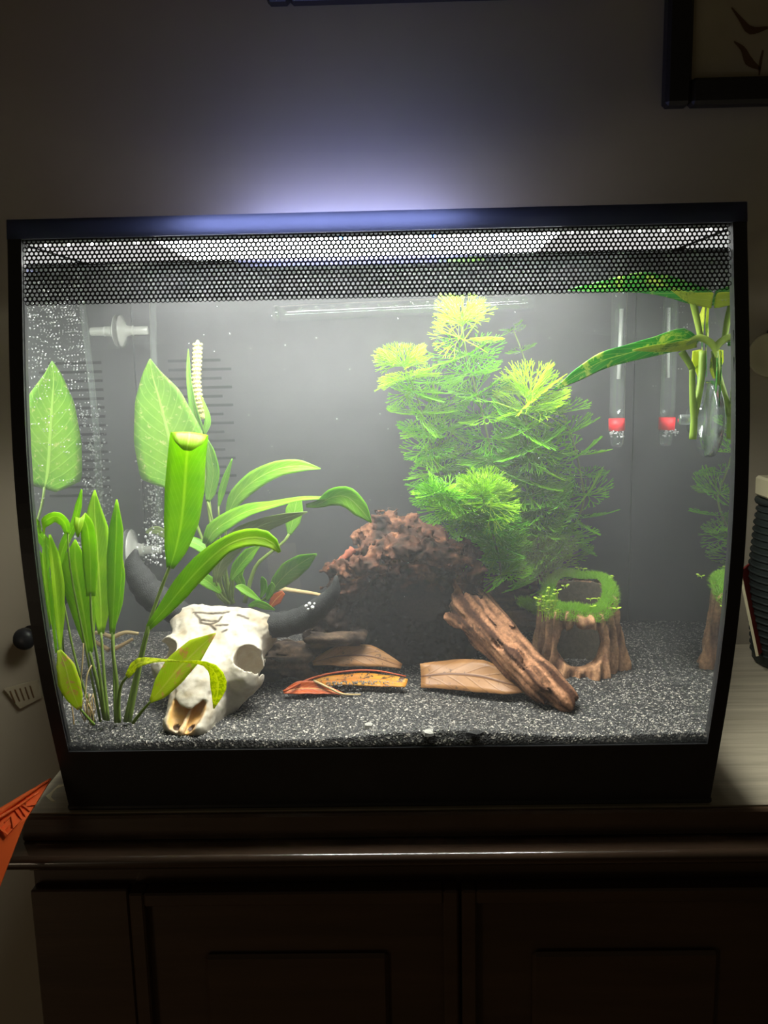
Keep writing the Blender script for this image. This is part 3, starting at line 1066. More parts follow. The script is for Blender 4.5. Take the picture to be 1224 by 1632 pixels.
leaf(lily, [(264, 852, .15), (250, 845, .15), (240, 846, .15), (232, 849, .15)], [14, 15, 10, 2], M['underside'], 20, .1)
leaf(lily, [(340, 888, .12), (322, 872, .12), (300, 862, .12), (290, 862, .12)], [8, 24, 20, 3], B, -35, .1)
leaf(lily, [(352, 945, .10), (335, 930, .098), (318, 920, .096), (300, 915, .094)], [6, 22, 22, 3], B, -20, .15)
leaf(lily, [(388, 948, .095), (385, 930, .095), (380, 915, .096), (396, 893, .098)], [6, 16, 20, 3], B, 30, .2)
for q in ((352, 900), (360, 890), (371, 905), (345, 915)):
    mesh_obj('petiole', *tube(catmull([at(bx + (q[0] - 360) * .3, by, .125), at(q[0], q[1] + 30, .11), at(q[0], q[1], .105)], 8), .0011, 6), M['stem'], lily)
# flower: spathe sheath with a knobbly spadix
fl = MB()
fl.tube(catmull([at(372, by, .13), at(345, 880, .135), at(330, 780, .14), at(325, 700, .142), at(322, 680, .142)], 18), .0016, 8)
flower = fl.build('flower_stalk', M['stem'], lily, True)
sp3 = catmull([at(323, 668, .142), at(317, 640, .141), at(313, 610, .140), at(314, 575, .139), at(315, 552, .138), at(315, 542, .138)], 20)
sv, sf = tube(sp3, np.array([5.2] * 4 + list(np.linspace(5.6, 6.4, 13)) + [6.0, 4.5, 1.5]) * mpp(sp3[0]), 10)
spx = MB().add(sv, sf)
bc, br = [], []
for i in range(2, 19):
    for j in range(9):
        a = 2 * math.pi * (j + .5 * (i % 2)) / 9
        r = 6.0 * mpp(sp3[i])
        bc.append(sp3[i] + np.array([math.cos(a) * r, math.sin(a) * r, 0])); br.append(.0011)
bv, bf = blobs(ICO, bc, br)
spx.add(bv, bf)
spx.build('spadix', M['spadix'], flower, True)['label'] = 'knobbly cream spike'
leaf(flower, [(324, 694, .139), (318, 680, .138), (308, 640, .136), (302, 600, .136), (301, 575, .137), (300, 556, .138)], [10, 26, 15, 10, 7, 1], B, 35, .55, name='spathe', label='green sheath beside the spike')
leaf(flower, [(323, 694, .139), (328, 676, .137), (329, 662, .136), (320, 630, .136)], [8, 16, 12, 2], B, -40, .5, name='spathe', label='green sheath beside the spike')


# ------------------------------------------------------------------ feathery stem plants
def frond_mesh(seed, m, spread=105, curve=.25, nm='frond', thick=.021, arms=6):
    """one finely divided fan leaf, unit radius, growing along +Y in the XY plane"""
    rg = random.Random(seed)
    mb_v, mb_f = [], []

    def seg(a, b, r0, r1):
        t = np.array(b) - np.array(a)
        l = np.linalg.norm(t) + 1e-9
        t = t / l
        u = np.cross(t, (0, 0, 1.0)); u /= np.linalg.norm(u) + 1e-9
        w = np.cross(t, u)
        k = len(mb_v)
        for p, r in ((a, r0), (b, r1)):
            for j in range(3):
                an = 2 * math.pi * j / 3 + .5
                mb_v.append(np.array(p) + r * (math.cos(an) * u + math.sin(an) * w * .7))
        for j in range(3):
            mb_f.append((k + j, k + (j + 1) % 3, k + 3 + (j + 1) % 3, k + 3 + j))

    def grow(p, ang, L, d, r):
        q = (p[0] + math.sin(ang) * L, p[1] + math.cos(ang) * L, 0)
        zc = lambda s: curve * (s[0]**2 + s[1]**2) * .6
        seg((p[0], p[1], zc(p)), (q[0], q[1], zc(q)), r, r * .92)
        if d == 0:
            return
        for sg in (-1, 1):
            grow(q, ang + sg * math.radians(rg.uniform(7, 12) * (1 + .25 * d)), L * rg.uniform(.72, .98), d - 1, r * .9)

    grow((0, 0, 0), 0, .14, 0, .022)
    for k in range(arms):
        a = math.radians(-spread + 2 * spread * k / (arms - 1) + rg.uniform(-6, 6))
        grow((0, .14, 0), a * .9, rg.uniform(.24, .28), 3, thick)
    me = bpy.data.meshes.new(nm)
    me.from_pydata([tuple(x) for x in mb_v], [], mb_f)
    me.materials.append(m)
    me.polygons.foreach_set('use_smooth', np.ones(len(me.polygons), bool))
    return me


FR = [frond_mesh(s, M['frond'], 95 + 8 * (s % 3)) for s in range(5)]
FT = [frond_mesh(40 + s, M['frond_tip'], 78 + 14 * (s % 2), -.15, thick=.017, arms=8) for s in range(3)]


def put_frond(parent, me, p, d, roll, scale):
    d = Vector(d).normalized()
    up = Vector((0, 0, 1)) if abs(d.z) < .95 else Vector((0, -1, 0))
    x = d.cross(up).normalized()
    z = x.cross(d).normalized()
    x2 = x * math.cos(roll) + z * math.sin(roll)
    z2 = x2.cross(d).normalized()
    mtx = Matrix(((x2.x, d.x, z2.x), (x2.y, d.y, z2.y), (x2.z, d.z, z2.z)))
    o = bpy.data.objects.new('frond', me)
    LINKS.link(o)
    o.parent = parent
    o.location = Vector(p) - Vector(ORI[parent.name])
    o.rotation_euler = mtx.to_euler()
    o.scale = (scale, scale, scale)
    return o


def feather(label, path, step, size, crown=0, per=4, seed=0, srad=1.6, down=8, thin=1.0):
    """path: (px,py,Y) from base to tip"""
    rg = random.Random(seed)
    P3 = np.array([at(*p) for p in path])
    L = np.linalg.norm(np.diff(P3, axis=0), axis=1).sum()
    P = catmull(P3, 60)
    st = thing('feathery_stem', label, 'plant', tuple(P[0]), 'feathery stems planted between driftwood and stump')
    mesh_obj('stem', *tube(P, np.linspace(1.25, .8, 60) * srad * mpp(P[30]), 7), M['stem'], st)
    m = mpp(P[30])
    s = L
    node = 0
    t = frames(P)
    while s > L * .04:
        i = int(round(s / L * 59))
        near = (L - s) / m                      # pixels from the tip
        tipness = max(0, 1 - near / max(crown, 1)) if crown else 0
        n = per + (3 if tipness > .5 else 0)
        off = rg.uniform(0, 6.28)
        for k in range(n):
            if rg.random() > thin and tipness < .3:
                continue
            a = off + 2 * math.pi * k / n + rg.uniform(-.25, .25)
            el = math.radians(-down + rg.uniform(-12, 14) + tipness * rg.uniform(45, 75))
            d = np.array([math.cos(a) * math.cos(el), math.sin(a) * math.cos(el), math.sin(el)])
            tt = t[i] if t[i][2] > 0 else -t[i]
            d = d + (tt - np.array([0, 0, 1])) * max(0, math.sin(el)) * .7
            sc = size * m * rg.uniform(.82, 1.1) * (1 if near > 12 else .9)
            me = rg.choice(FT) if tipness > .25 else rg.choice(FR)
            put_frond(st, me, P[i], d, rg.uniform(-1.0, 1.0) if tipness < .4 else rg.uniform(-.5, .5), sc)
        s -= step * m * rg.uniform(.85, 1.15) * (.6 if tipness > .3 else 1)
        node += 1
    return st


feather('feathery stem with a wide yellow-green crown, standing furthest left and leaning left over the driftwood', [(770, 925, .155), (735, 850, .15), (705, 770, .145), (683, 700, .135), (670, 650, .125), (655, 610, .115), (646, 588, .110)], 36, 58, crown=34, per=4, seed=3, down=10)
feather('tallest feathery stem, its crown just under the honeycomb', [(815, 930, .14), (805, 860, .14), (792, 780, .135), (778, 700, .13), (764, 640, .125), (748, 585, .12), (740, 545, .115), (737, 520, .112)], 36, 58, crown=34, per=4, seed=5, down=6)
feather('bushiest feathery stem, its large bright crown touching the striped leaf tip', [(866, 940, .15), (860, 890, .148), (855, 830, .142), (848, 770, .135), (841, 715, .128), (839, 670, .122), (842, 640, .118)], 30, 72, crown=40, per=5, seed=11, down=0, srad=2.0)
feather('short feathery stem with a small bright crown in front of the dark log', [(800, 925, .105), (795, 890, .10), (785, 850, .095), (775, 815, .09), (770, 795, .088)], 26, 56, crown=26, per=5, seed=17, down=4)
feather('thin feathery stem nearest the red heater tip, with sparse olive fans', [(880, 915, .15), (905, 860, .155), (930, 800, .155), (925, 755, .15), (914, 705, .148), (897, 660, .145)], 34, 56, crown=0, per=4, seed=23, down=-8, thin=.8)
feather('short bare feathery shoot bending left above the rough driftwood', [(760, 838, .10), (740, 812, .092), (718, 796, .086), (702, 787, .082), (692, 786, .08)], 24, 50, crown=0, per=6, seed=29, down=5, srad=1.9)
feather('faint feathery stem standing behind the spray bar end', [(860, 760, .186), (850, 640, .186), (835, 570, .186), (818, 525, .186)], 40, 27, crown=0, per=3, seed=31, down=0, srad=1.1, thin=.7)
feather('shadowed feathery stem filling the gap behind the two left crowns', [(800, 930, .172), (765, 830, .170), (725, 740, .168), (705, 660, .166), (690, 610, .165)], 40, 54, crown=0, per=4, seed=37, down=5)
feather('shadowed feathery stem low behind the bushiest one', [(835, 940, .165), (825, 870, .165), (815, 800, .162), (812, 730, .160)], 34, 58, crown=0, per=4, seed=41, down=5)

# ------------------------------------------------------------------ driftwood
def sdf_build(name, fn, lo, hi, h, m, parent, colfn):
    G = grid(lo, hi, h)
    F = fn(G)
    V, Q = nets(F, lo, h)
    return mesh_obj(name, V, Q, m, parent, True, col=colfn(V))


drift = thing('driftwood', 'big crumbly red-brown driftwood root with a smooth branch slanting down to the sand', 'driftwood', tuple(np.append(at(640, 1060, .12)[:2], .058)))


def cap(P, F, a, b, k=.006):
    """a, b: (px, py, Y, r_px)"""
    A, Bp = at(*a[:3]), at(*b[:3])
    d = sd_capsule(P, A, Bp, a[3] * mpp(A), b[3] * mpp(Bp))
    return d if F is None else smin(F, d, k)


def drift_body(P):
    F = None
    for a, b in (((590, 850, .130, 20), (640, 838, .140, 24)), ((640, 838, .140, 24), (690, 862, .128, 24)), ((600, 880, .108, 22), (660, 866, .102, 26)),
                 ((640, 872, .090, 16), (735, 900, .086, 14)), ((660, 868, .102, 26), (735, 896, .098, 22)), ((705, 858, .115, 14), (726, 868, .11, 12)), ((720, 890, .098, 22), (745, 925, .095, 20)),
                 ((600, 885, .112, 24), (556, 935, .108, 22)), ((556, 935, .108, 24), (528, 985, .108, 30)), ((528, 985, .108, 32), (505, 1045, .11, 30)),
                 ((610, 900, .15, 44), (600, 1040, .155, 60)), ((690, 900, .145, 44), (700, 1040, .155, 60)), ((640, 900, .15, 44), (650, 1050, .16, 64)),
                 ((522, 908, .105, 5), (562, 884, .112, 9)), ((525, 912, .103, 4), (570, 900, .115, 8)), ((500, 1040, .115, 22), (585, 1055, .115, 22)),
                 ((745, 925, .095, 20), (760, 985, .09, 18)), ((560, 905, .10, 12), (600, 890, .095, 10))):
        F = cap(P, F, a, b)
    n1 = fbm(P, 70, 3, 4)
    n2 = fbm(P, 190, 9, 3)
    zr = np.clip((P[..., 2] - .10) / .03, .35, 1)
    n3 = np.abs(fbm(P, np.array([95, 95, 150]), 41, 3))
    F = F + .0075 * n1 * zr + .0040 * np.abs(n2) * zr + .0060 * (n3 - .2) * zr + .0026 * fbm(P, 330, 55, 2) - .0010
    # the hollow under the crown
    c = at(668, 985, .075)
    cave = sd_ell(P, c, (76 * mpp(c), .062, 84 * mpp(c)))
    F = smax(F, -cave, .002)
    return F


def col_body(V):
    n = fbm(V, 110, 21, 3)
    up = np.clip((V[:, 2] - .108) / .022, 0, 1)  # shade of the hollow put into the colour: darker below the ledge
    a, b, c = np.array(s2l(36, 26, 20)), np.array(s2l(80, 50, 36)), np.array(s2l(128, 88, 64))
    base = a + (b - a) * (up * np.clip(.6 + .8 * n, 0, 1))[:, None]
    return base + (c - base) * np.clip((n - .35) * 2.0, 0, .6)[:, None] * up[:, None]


lo = np.array([at(478, 900, .11)[0], .062, .054])
hi = np.array([at(790, 900, .11)[0], .205, .172])
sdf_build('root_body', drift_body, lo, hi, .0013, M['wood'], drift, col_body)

BR = [(738, 935, .100, 16), (752, 965, .093, 27), (785, 1012, .080, 30), (822, 1050, .066, 27), (862, 1085, .052, 24), (898, 1112, .040, 19)]
_bd = at(900, 1112, .04) - at(745, 945, .097)
_bd /= np.linalg.norm(_bd)


def drift_branch(P):
    F = None
    for a, b in zip(BR[:-1], BR[1:]):
        F = cap(P, F, a, b, .008)
    F = cap(P, F, (757, 896, .098, 2.6), (741, 930, .098, 8), .006)
    F = cap(P, F, (712, 985, .082, 5), (765, 1010, .08, 13), .008)
    F = cap(P, F, (735, 960, .088, 14), (775, 990, .086, 20), .008)
    s = (P - at(745, 945, .097)) @ _bd
    R = P - s[..., None] * _bd
    Q = R + s[..., None] * _bd * .09
    g = fbm(Q, 190, 51, 3)
    return F + .0026 * g + .0036 * np.abs(fbm(Q, 130, 77, 3)) - .0014


def col_branch(V):
    s = (V - at(745, 945, .097)) @ _bd
    Q = V - s[:, None] * _bd * .93
    n = fbm(Q, 330, 13, 4) * 1.3
    n2 = vnoise(V, 320, 5)
    a, b = np.array(s2l(66, 42, 30)), np.array(s2l(156, 112, 82))
    c = a + (b - a) * np.clip(.5 + .9 * n, 0, 1)[:, None]
    return c * np.where((n2 > .72), .45, 1.0)[:, None]


lo = np.array([at(700, 900, .09)[0] - .004, .024, .050])
hi = np.array([at(925, 1100, .04)[0] + .004, .118, .142])
o = sdf_build('branch', drift_branch, lo, hi, .0013, M['wood'], drift, col_branch)
o['label'] = 'smooth tan branch with lengthwise grain'

sp_ = mesh_obj('splinter', *tube(catmull([at(521, 909, .100), at(534, 898, .101), at(548, 889, .103), at(562, 876, .108)], 12), np.linspace(.0008, .0032, 12) * (1 + .25 * np.sin(np.arange(12) * 2.3)), 8), plain('rusty_wood', s2l(128, 62, 34), s2l(84, 42, 26), .8, 200., .6, 500.), drift)
sp_['label'] = 'rusty orange splinter'
log = thing('driftwood_log', 'dark shadowed log lying behind the slanting branch under the feathery stems', 'driftwood', tuple(np.append(at(805, 985, .165)[:2], .066)))


def sd_log(P):
    F = cap(P, None, (765, 940, .165, 24), (838, 925, .150, 22), .006)
    F = cap(P, F, (838, 925, .150, 14), (845, 908, .146, 8), .006)
    F = cap(P, F, (760, 990, .160, 20), (868, 985, .155, 18), .006)
    F = cap(P, F, (755, 960, .175, 40), (840, 970, .175, 36), .006)
    c = at(836, 938, .140)
    F = smax(F, -sd_ell(P, c, (.016, .02, .008)), .003)
    Q = P * np.array([.25, 1, 1])
    return F + .003 * fbm(Q, 150, 31, 3)


sdf_build('log_body', sd_log, np.array([at(735, 940, .17)[0], .125, .060]), np.array([at(890, 940, .15)[0], .207, .142]), .0016, M['wood'], log,
          lambda V: np.array(s2l(66, 50, 38)) + (np.array(s2l(112, 84, 60)) - np.array(s2l(66, 50, 38))) * np.clip(.5 + fbm(V * np.array([.25, 1, 1]), 200, 3, 2), 0, 1)[:, None])

twigs = thing('driftwood_twig', 'thin pale twig lying on the dark sand behind the black horn of the skull', 'twig', tuple(at(480, 945, .15)))
mesh_obj('stick', *tube(catmull([at(440, 938, .16), at(470, 942, .155), at(515, 950, .145), at(540, 965, .14)], 14), np.linspace(.0022, .0010, 14), 7), M['root'], twigs)
rt2 = thing('forked_root', 'forked tan root lying on the sand behind the sword plant', 'root', tuple(at(205, 1012, .11)))
MB().tube(catmull([at(180, 1016, .11), at(200, 1008, .11), at(221, 1010, .112)], 10), np.linspace(.0018, .0012, 10), 7).tube(catmull([at(180, 1036, .105), at(195, 1028, .107), at(212, 1018, .11)], 10), np.linspace(.0018, .0012, 10), 7).build('fork', M['root'], rt2, True)
bark = thing('bark_slab', 'flat brown bark slab lying on the sand at the left foot of the driftwood', 'bark', tuple(np.append(at(500, 1030, .09)[:2], .06)))


def sd_bark(P):
    F = cap(P, None, (505, 1022, .088, 12), (575, 1012, .095, 12), .006)
    F = cap(P, F, (440, 1040, .10, 16), (520, 1045, .10, 18), .006)
    F = cap(P, F, (425, 1060, .095, 16), (480, 1068, .09, 14), .006)
    return F + .0062 * fbm(P * np.array([.3, 1, 1]), 130, 61, 4)


sdf_build('slab', sd_bark, np.array([at(405, 1040, .10)[0], .062, .052]), np.array([at(600, 1040, .09)[0], .125, .095]), .0016, M['wood'], bark,
          lambda V: np.array(s2l(40, 32, 27)) + (np.array(s2l(84, 68, 54)) - np.array(s2l(40, 32, 27))) * np.clip(.5 + fbm(V * np.array([.3, 1, 1]), 220, 3, 2), 0, 1)[:, None])

# ------------------------------------------------------------------ stump ornament
sc_ = at(921, 1000, .113)
SX, SY, SZ0 = float(sc_[0]), float(sc_[1]), .058
stump = thing('tree_stump_ornament', 'hollow brown tree stump ornament with a round front opening and mossy rim', 'ornament', (SX, SY, SZ0))
SR = .0240


def rim_z(x, y):
    return .1125 + .50 * (y - SY) + .10 * (x - SX) + .0022 * np.sin(np.arctan2(y - SY, x - SX) * 3 + 1)


def stump_radius(ang, z):
    t = np.clip((z - SZ0) / .06, 0, 1.1)
    flare = .0085 * (1 - t)**1.6 * (.55 + .45 * np.cos(ang * 6 + .9)) + .0035 * (1 - t)
    grooves = .0026 * np.sin(ang * 17 + 2.3 * np.sin(z * 60)) + .0010 * np.sin(ang * 41 + 60 * z)
    return SR + flare + grooves


def sd_stump(P):
    x, y, z = P[..., 0] - SX, P[..., 1] - SY, P[..., 2]
    r = np.hypot(x, y / .88)
    ang = np.arctan2(y, x)
    out = r - stump_radius(ang, z) - .0012 * fbm(P * np.array([1, 1, .22]), 230, 5, 3)
    inn = r - (SR - .0068)
    F = smax(out * .8, -inn, .002)
    F = smax(F, z - rim_z(P[..., 0], P[..., 1]), .003)
    # round door in front, looking toward the camera and a little left
    c = np.array([SX - .0022, SY - .034, .0785])
    dx = P - c
    hole = np.hypot(dx[..., 0] * .98, dx[..., 2]) - .0158 - .0012 * fbm(P, 150, 3, 2)
    hole = np.maximum(hole, P[..., 1] - SY + .004)
    F = smax(F, -hole, .0022)
    lip = np.maximum(np.hypot(dx[..., 0], dx[..., 2]) - .0195, np.abs(P[..., 1] - (SY - .026)) - .0016)
    # knot hanging over the door
    F = smin(F, sd_ell(P, (SX + .001, SY - .0235, .0965), (.006, .004, .0045)), .004)
    return F


def col_stump(V):
    ang = np.arctan2(V[:, 1] - SY, V[:, 0] - SX)
    g = np.sin(ang * 17 + 2.3 * np.sin(V[:, 2] * 60)) * .5 + .5
    n = fbm(V * np.array([1, 1, .2]), 330, 8, 3)
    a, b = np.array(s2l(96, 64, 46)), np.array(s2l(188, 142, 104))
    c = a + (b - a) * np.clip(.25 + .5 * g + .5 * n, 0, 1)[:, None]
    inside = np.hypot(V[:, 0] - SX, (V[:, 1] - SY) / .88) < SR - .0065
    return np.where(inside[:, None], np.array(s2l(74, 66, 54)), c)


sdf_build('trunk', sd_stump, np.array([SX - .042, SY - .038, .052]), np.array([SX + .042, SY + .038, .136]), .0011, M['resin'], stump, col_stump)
# moss on the rim: a cushion of short blades
mv, mf = [], []
for i in range(11000):
    a = RNG.uniform(0, 2 * math.pi)
    rr = SR - .0070 + .0110 * RNG.random()
    x, y = SX + rr * math.cos(a), SY + rr * .88 * math.sin(a)
    edge = max(0, rr - SR) / .004
    z = float(rim_z(x, y)) - .0006 - edge * .0045 + .0014 * math.cos((rr - SR + .003) / .008)
    lx, ly = math.cos(a) * edge * .8 + RNG.normal() * .5, math.sin(a) * edge * .8 + RNG.normal() * .5
    d = np.array([lx, ly, 1 - .7 * edge])
    d /= np.linalg.norm(d)
    h = RNG.uniform(.0020, .0040)
    w = .00028
    p = np.array([x, y, z])
    q = np.array([RNG.normal(), RNG.normal(), 0]); q /= np.linalg.norm(q)
    b = len(mv)
    mv += [p - q * w, p + q * w, p + d * h]
    mf.append((b, b + 1, b + 2))
moss = mesh_obj('moss', mv, mf, M['moss'], stump, False)
moss['kind'] = 'stuff'
# a fringe of moss trailing off the left of the rim
mv, mf = [], []
for i in range(1500):
    t = RNG.random()
    p = at(862 - 30 * t + RNG.normal() * 4, 962 - 8 * t + 20 * RNG.random() * (1 - .4 * t), .125 + .01 * RNG.random())
    d = np.array([RNG.normal() - .4, RNG.normal(), .6 + RNG.random()]); d /= np.linalg.norm(d)
    q = np.array([RNG.normal(), RNG.normal(), 0]); q /= np.linalg.norm(q)
    b = len(mv)
    mv += [p - q * .00028, p + q * .00028, p + d * .0045]
    mf.append((b, b + 1, b + 2))
o = mesh_obj('moss_fringe', mv, mf, M['moss'], stump, False)
o['kind'] = 'stuff'
# seedlings standing in the moss
sdl = [(857, 955), (866, 952), (863, 962), (858, 965), (870, 958), (876, 950), (873, 942), (886, 946), (868, 966), (877, 960), (884, 958), (882, 966), (876, 970), (887, 973), (864, 974), (870, 973), (879, 964), (890, 976), (888, 941), (874, 938), (899, 935), (903, 934), (896, 916), (911, 915), (908, 909), (922, 906), (930, 907), (970, 921), (976, 919), (964, 937), (970, 940), (951, 928), (941, 955), (952, 954), (964, 950), (968, 952), (945, 967), (983, 970)]
for px, py in sdl:
    Yd = SY + (.024 if py < 930 else (-.024 if px < 892 else (-.016 if py > 958 else .004)))
    p = at(px, py, Yd)
    gz = min(max(float(rim_z(p[0], p[1])) + .001, p[2] - .008), p[2] - .0015)
    mb = MB()
    mb.tube([(p[0], p[1], gz), (p[0] + .0003, p[1], p[2])], .00022, 4)
    ang = random.uniform(0, 6.28)
    for s in (0, math.pi):
        d = np.array([math.cos(ang + s), math.sin(ang + s) * .6, random.uniform(.0, .3)])
        d /= np.linalg.norm(d)
        w = np.cross(d, (0, 0, 1.0)); w /= np.linalg.norm(w)
        L_ = random.uniform(.0024, .0036)
        c0 = p
        pts = [c0, c0 + d * L_ * .35 + w * L_ * .38, c0 + d * L_ * .8 + w * L_ * .34, c0 + d * L_, c0 + d * L_ * .8 - w * L_ * .34, c0 + d * L_ * .35 - w * L_ * .38]
        tp = [q + np.array([0, 0, .0003]) for q in pts]
        mb.add(pts + tp, [(5, 4, 3, 2, 1, 0), (6, 7, 8, 9, 10, 11)] + [(i, (i + 1) % 6, 6 + (i + 1) % 6, 6 + i) for i in range(6)])
    mb.build('sprout', M['sprout'], moss)

# ------------------------------------------------------------------ skull ornament
O_ = at(352, 968, .078)
T_ = at(286, 1160, .0065)
sv_ = T_ - O_
SL = float(np.linalg.norm(sv_))
sv_ /= SL
sn_ = CAM - (O_ + T_) / 2
sn_ -= sv_ * (sn_ @ sv_); sn_ /= np.linalg.norm(sn_)
su_ = np.cross(sv_, sn_)
if su_ @ CR < 0:
    su_ = -su_
_rt = math.radians(24)
sn_, su_ = sn_ * math.cos(_rt) - su_ * math.sin(_rt), su_ * math.cos(_rt) + sn_ * math.sin(_rt)
skull = thing('bull_skull_ornament', 'white horned bull skull ornament lying face up on the black sand', 'ornament', tuple(np.append(((O_ + T_) / 2)[:2], .056)))


def S(u, v, n):
    return O_ + su_ * u + sv_ * (v * SL) + sn_ * n


_vt = [-.10, 0, .06, .14, .25, .36, .46, .56, .66, .78, .88, .96, 1.0, 1.06]
_at = [.036, .0390, .0390, .0360, .0315, .0315, .0300, .0235, .0195, .0172, .0158, .0146, .0125, .006]
_bt = [.010, .0135, .0150, .0165, .0180, .0195, .0205, .0205, .0190, .0160, .0130, .0105, .0085, .005]


def skull_sdf(Lc):
    u, v, n = Lc[..., 0], Lc[..., 1], Lc[..., 2]
    t = v / SL
    a = np.interp(t, _vt, _at)
    b = np.interp(t, _vt, _bt)
    p = 3.0
    q = (np.abs(u / a)**p + np.abs((n + b) / b)**p)**(1 / p)
    F = (q - 1) * np.minimum(a, b) * .9
    F = smax(F, -v - .003 * (1 - (u / .039)**2), .0035)
    F = smax(F, v - SL * 1.01, .005)
    # brow and orbits
    for s in (-1, 1):
        c = (s * .0270, .415 * SL, -.0105)
        F = smin(F, sd_ell(Lc, c, (.0120, .0185, .0140)), .005)
        F = smin(F, sd_capsule(Lc, (s * .0325, .49 * SL, -.018), (s * .022, .62 * SL, -.024), .0048, .0040), .005)
    for s in (-1, 1):
        F = smax(F, -sd_ell(Lc, (s * .0292, .410 * SL, -.0075), (.0100, .0108, .0180)), .0012)
    # temples pinched behind the orbit
    for s in (-1, 1):
        F = smax(F, -sd_ell(Lc, (s * .0420, .225 * SL, -.016), (.0090, .0120, .017)), .003)
    # tooth ridge along the lower side
    for s in (-1, 1):
        F = smin(F, sd_capsule(Lc, (s * .0165, .58 * SL, -.036), (s * .0135, .84 * SL, -.027), .0030, .0022), .009)
    # nose opening
    F = smax(F, -sd_ell(Lc, (0, .860 * SL, .0010), (.0112, .0200, .0105)), .0015)
    F = smin(F, sd_capsule(Lc, (0, .80 * SL, -.0080), (0, 1.0 * SL, -.0050), .0011, .0016), .002)
    # nasal bones: a plate ending in jagged points
    plate = sd_ell(Lc, (0, .59 * SL, -.0004), (.0125, .024, .0034))
    for s, e in ((-.0085, .765), (-.0025, .79), (.0040, .80), (.0098, .755)):
        plate = smin(plate, sd_capsule(Lc, (s * .8, .64 * SL, -.0004), (s, e * SL, -.0012), .0034, .0013), .0015)
    F = smin(F, plate, .002)
    # nostril pits
    for s in (-1, 1):
        F = smax(F, -sd_ell(Lc, (s * .0048, .955 * SL, -.005), (.0022, .0030, .004)), .001)
    # centre cleft of the muzzle
    F = smax(F, -sd_capsule(Lc, (0, .965 * SL, -.001), (0, 1.02 * SL, -.010), .0008, .0008), .0008)
    # cracks in the forehead
    cr = [[(-.0150, .055), (-.0090, .060), (-.0030, .062), (.0020, .045), (.0050, .032)], [(-.0135, .070), (-.0100, .110), (-.0085, .150), (-.0030, .160), (.0010, .125), (.0020, .080)], [(-.0085, .125), (-.0030, .128), (.0012, .12)], [(-.0028, .162), (.0010, .200)], [(.0010, .165), (.0070, .150)], [(.0110, .055), (.0170, .075)], [(.0055, .215), (.0075, .195)]]
    for line in cr:
        for (u0, v0), (u1, v1) in zip(line[:-1], line[1:]):
            F = smax(F, -sd_capsule(Lc, (u0 * 1.25, v0 * SL, .0003), (u1 * 1.25, v1 * SL, .0003), .0009, .0009), .0003)
    F = F + .0006 * fbm(Lc, 160, 3, 3)
    return F


sh = .00075
slo, shi = np.array([-.047, -.012, -.046]), np.array([.047, SL + .006, .008])
SG = grid(slo, shi, sh)
sV, sQ = nets(skull_sdf(SG), slo, sh)


def skull_col(Vl):
    n = fbm(Vl, 110, 4, 3)
    base = np.array(s2l(170, 162, 147)) + (np.array(s2l(146, 132, 108)) - np.array(s2l(170, 162, 147))) * np.clip(n * .9, 0, 1)[:, None]
    # tan stain of the painted nose cavity, sockets, dark cracks
    d = sd_ell(Vl, (0, .860 * SL, -.0020), (.0124, .0212, .0108))
    k = np.clip(-d / .0016, 0, 1) * (Vl[:, 2] < -.0016)
    base = base + (np.array(s2l(206, 158, 92)) - base) * (k * np.clip(.7 + .7 * n, 0, 1))[:, None]
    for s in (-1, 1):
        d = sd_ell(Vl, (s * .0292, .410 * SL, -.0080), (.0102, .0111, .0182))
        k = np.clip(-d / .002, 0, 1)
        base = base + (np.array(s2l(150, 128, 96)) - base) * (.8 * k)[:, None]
        d = sd_ell(Vl, (s * .0048, .955 * SL, -.006), (.0024, .0032, .004))
        base = np.where((d < 0)[:, None], np.array(s2l(70, 48, 30)), base)
    cr = (Vl[:, 1] < .23 * SL) & (np.abs(Vl[:, 0]) < .03)
    return base


# grooves coloured where they were cut
def crack_dark(Vl, colr):
    cr = [[(-.0150, .055), (-.0090, .060), (-.0030, .062), (.0020, .045), (.0050, .032)], [(-.0135, .070), (-.0100, .110), (-.0085, .150), (-.0030, .160), (.0010, .125), (.0020, .080)], [(-.0085, .125), (-.0030, .128), (.0012, .12)], [(-.0028, .162), (.0010, .200)], [(.0010, .165), (.0070, .150)], [(.0110, .055), (.0170, .075)], [(.0055, .215), (.0075, .195)]]
    d = np.full(len(Vl), 1.0)
    for line in cr:
        for (u0, v0), (u1, v1) in zip(line[:-1], line[1:]):
            d = np.minimum(d, sd_capsule(Vl * np.array([.8, 1, .2]), (u0, v0 * SL, 0), (u1, v1 * SL, 0), 0, 0))
    k = np.clip(1 - (d - .00055) / .0005, 0, 1) * (Vl[:, 2] > -.01)
    return colr + (np.array(s2l(62, 50, 36)) - colr) * (.95 * k)[:, None]


sc2 = crack_dark(sV, skull_col(sV))
sW = O_ + sV[:, :1] * su_ + sV[:, 1:2] * sv_ + sV[:, 2:] * sn_
_det = np.linalg.det(np.stack([su_, sv_, sn_]))
mesh_obj('cranium', sW, sQ if _det > 0 else sQ[:, ::-1], M['bone'], skull, True, col=sc2)


def horn(pts, rads, lab):
    P = catmull([at(*p) for p in pts], 26)
    R_ = interp_along([at(*p) for p in pts], rads, 26) * np.array([mpp(p) for p in P])
    for i in range(26):
        R_[i] *= 1 + .05 * math.sin(i * 2.1)
    o = mesh_obj('horn', *tube(P, R_, 14), M['horn'], skull)
    o['label'] = lab
    return o


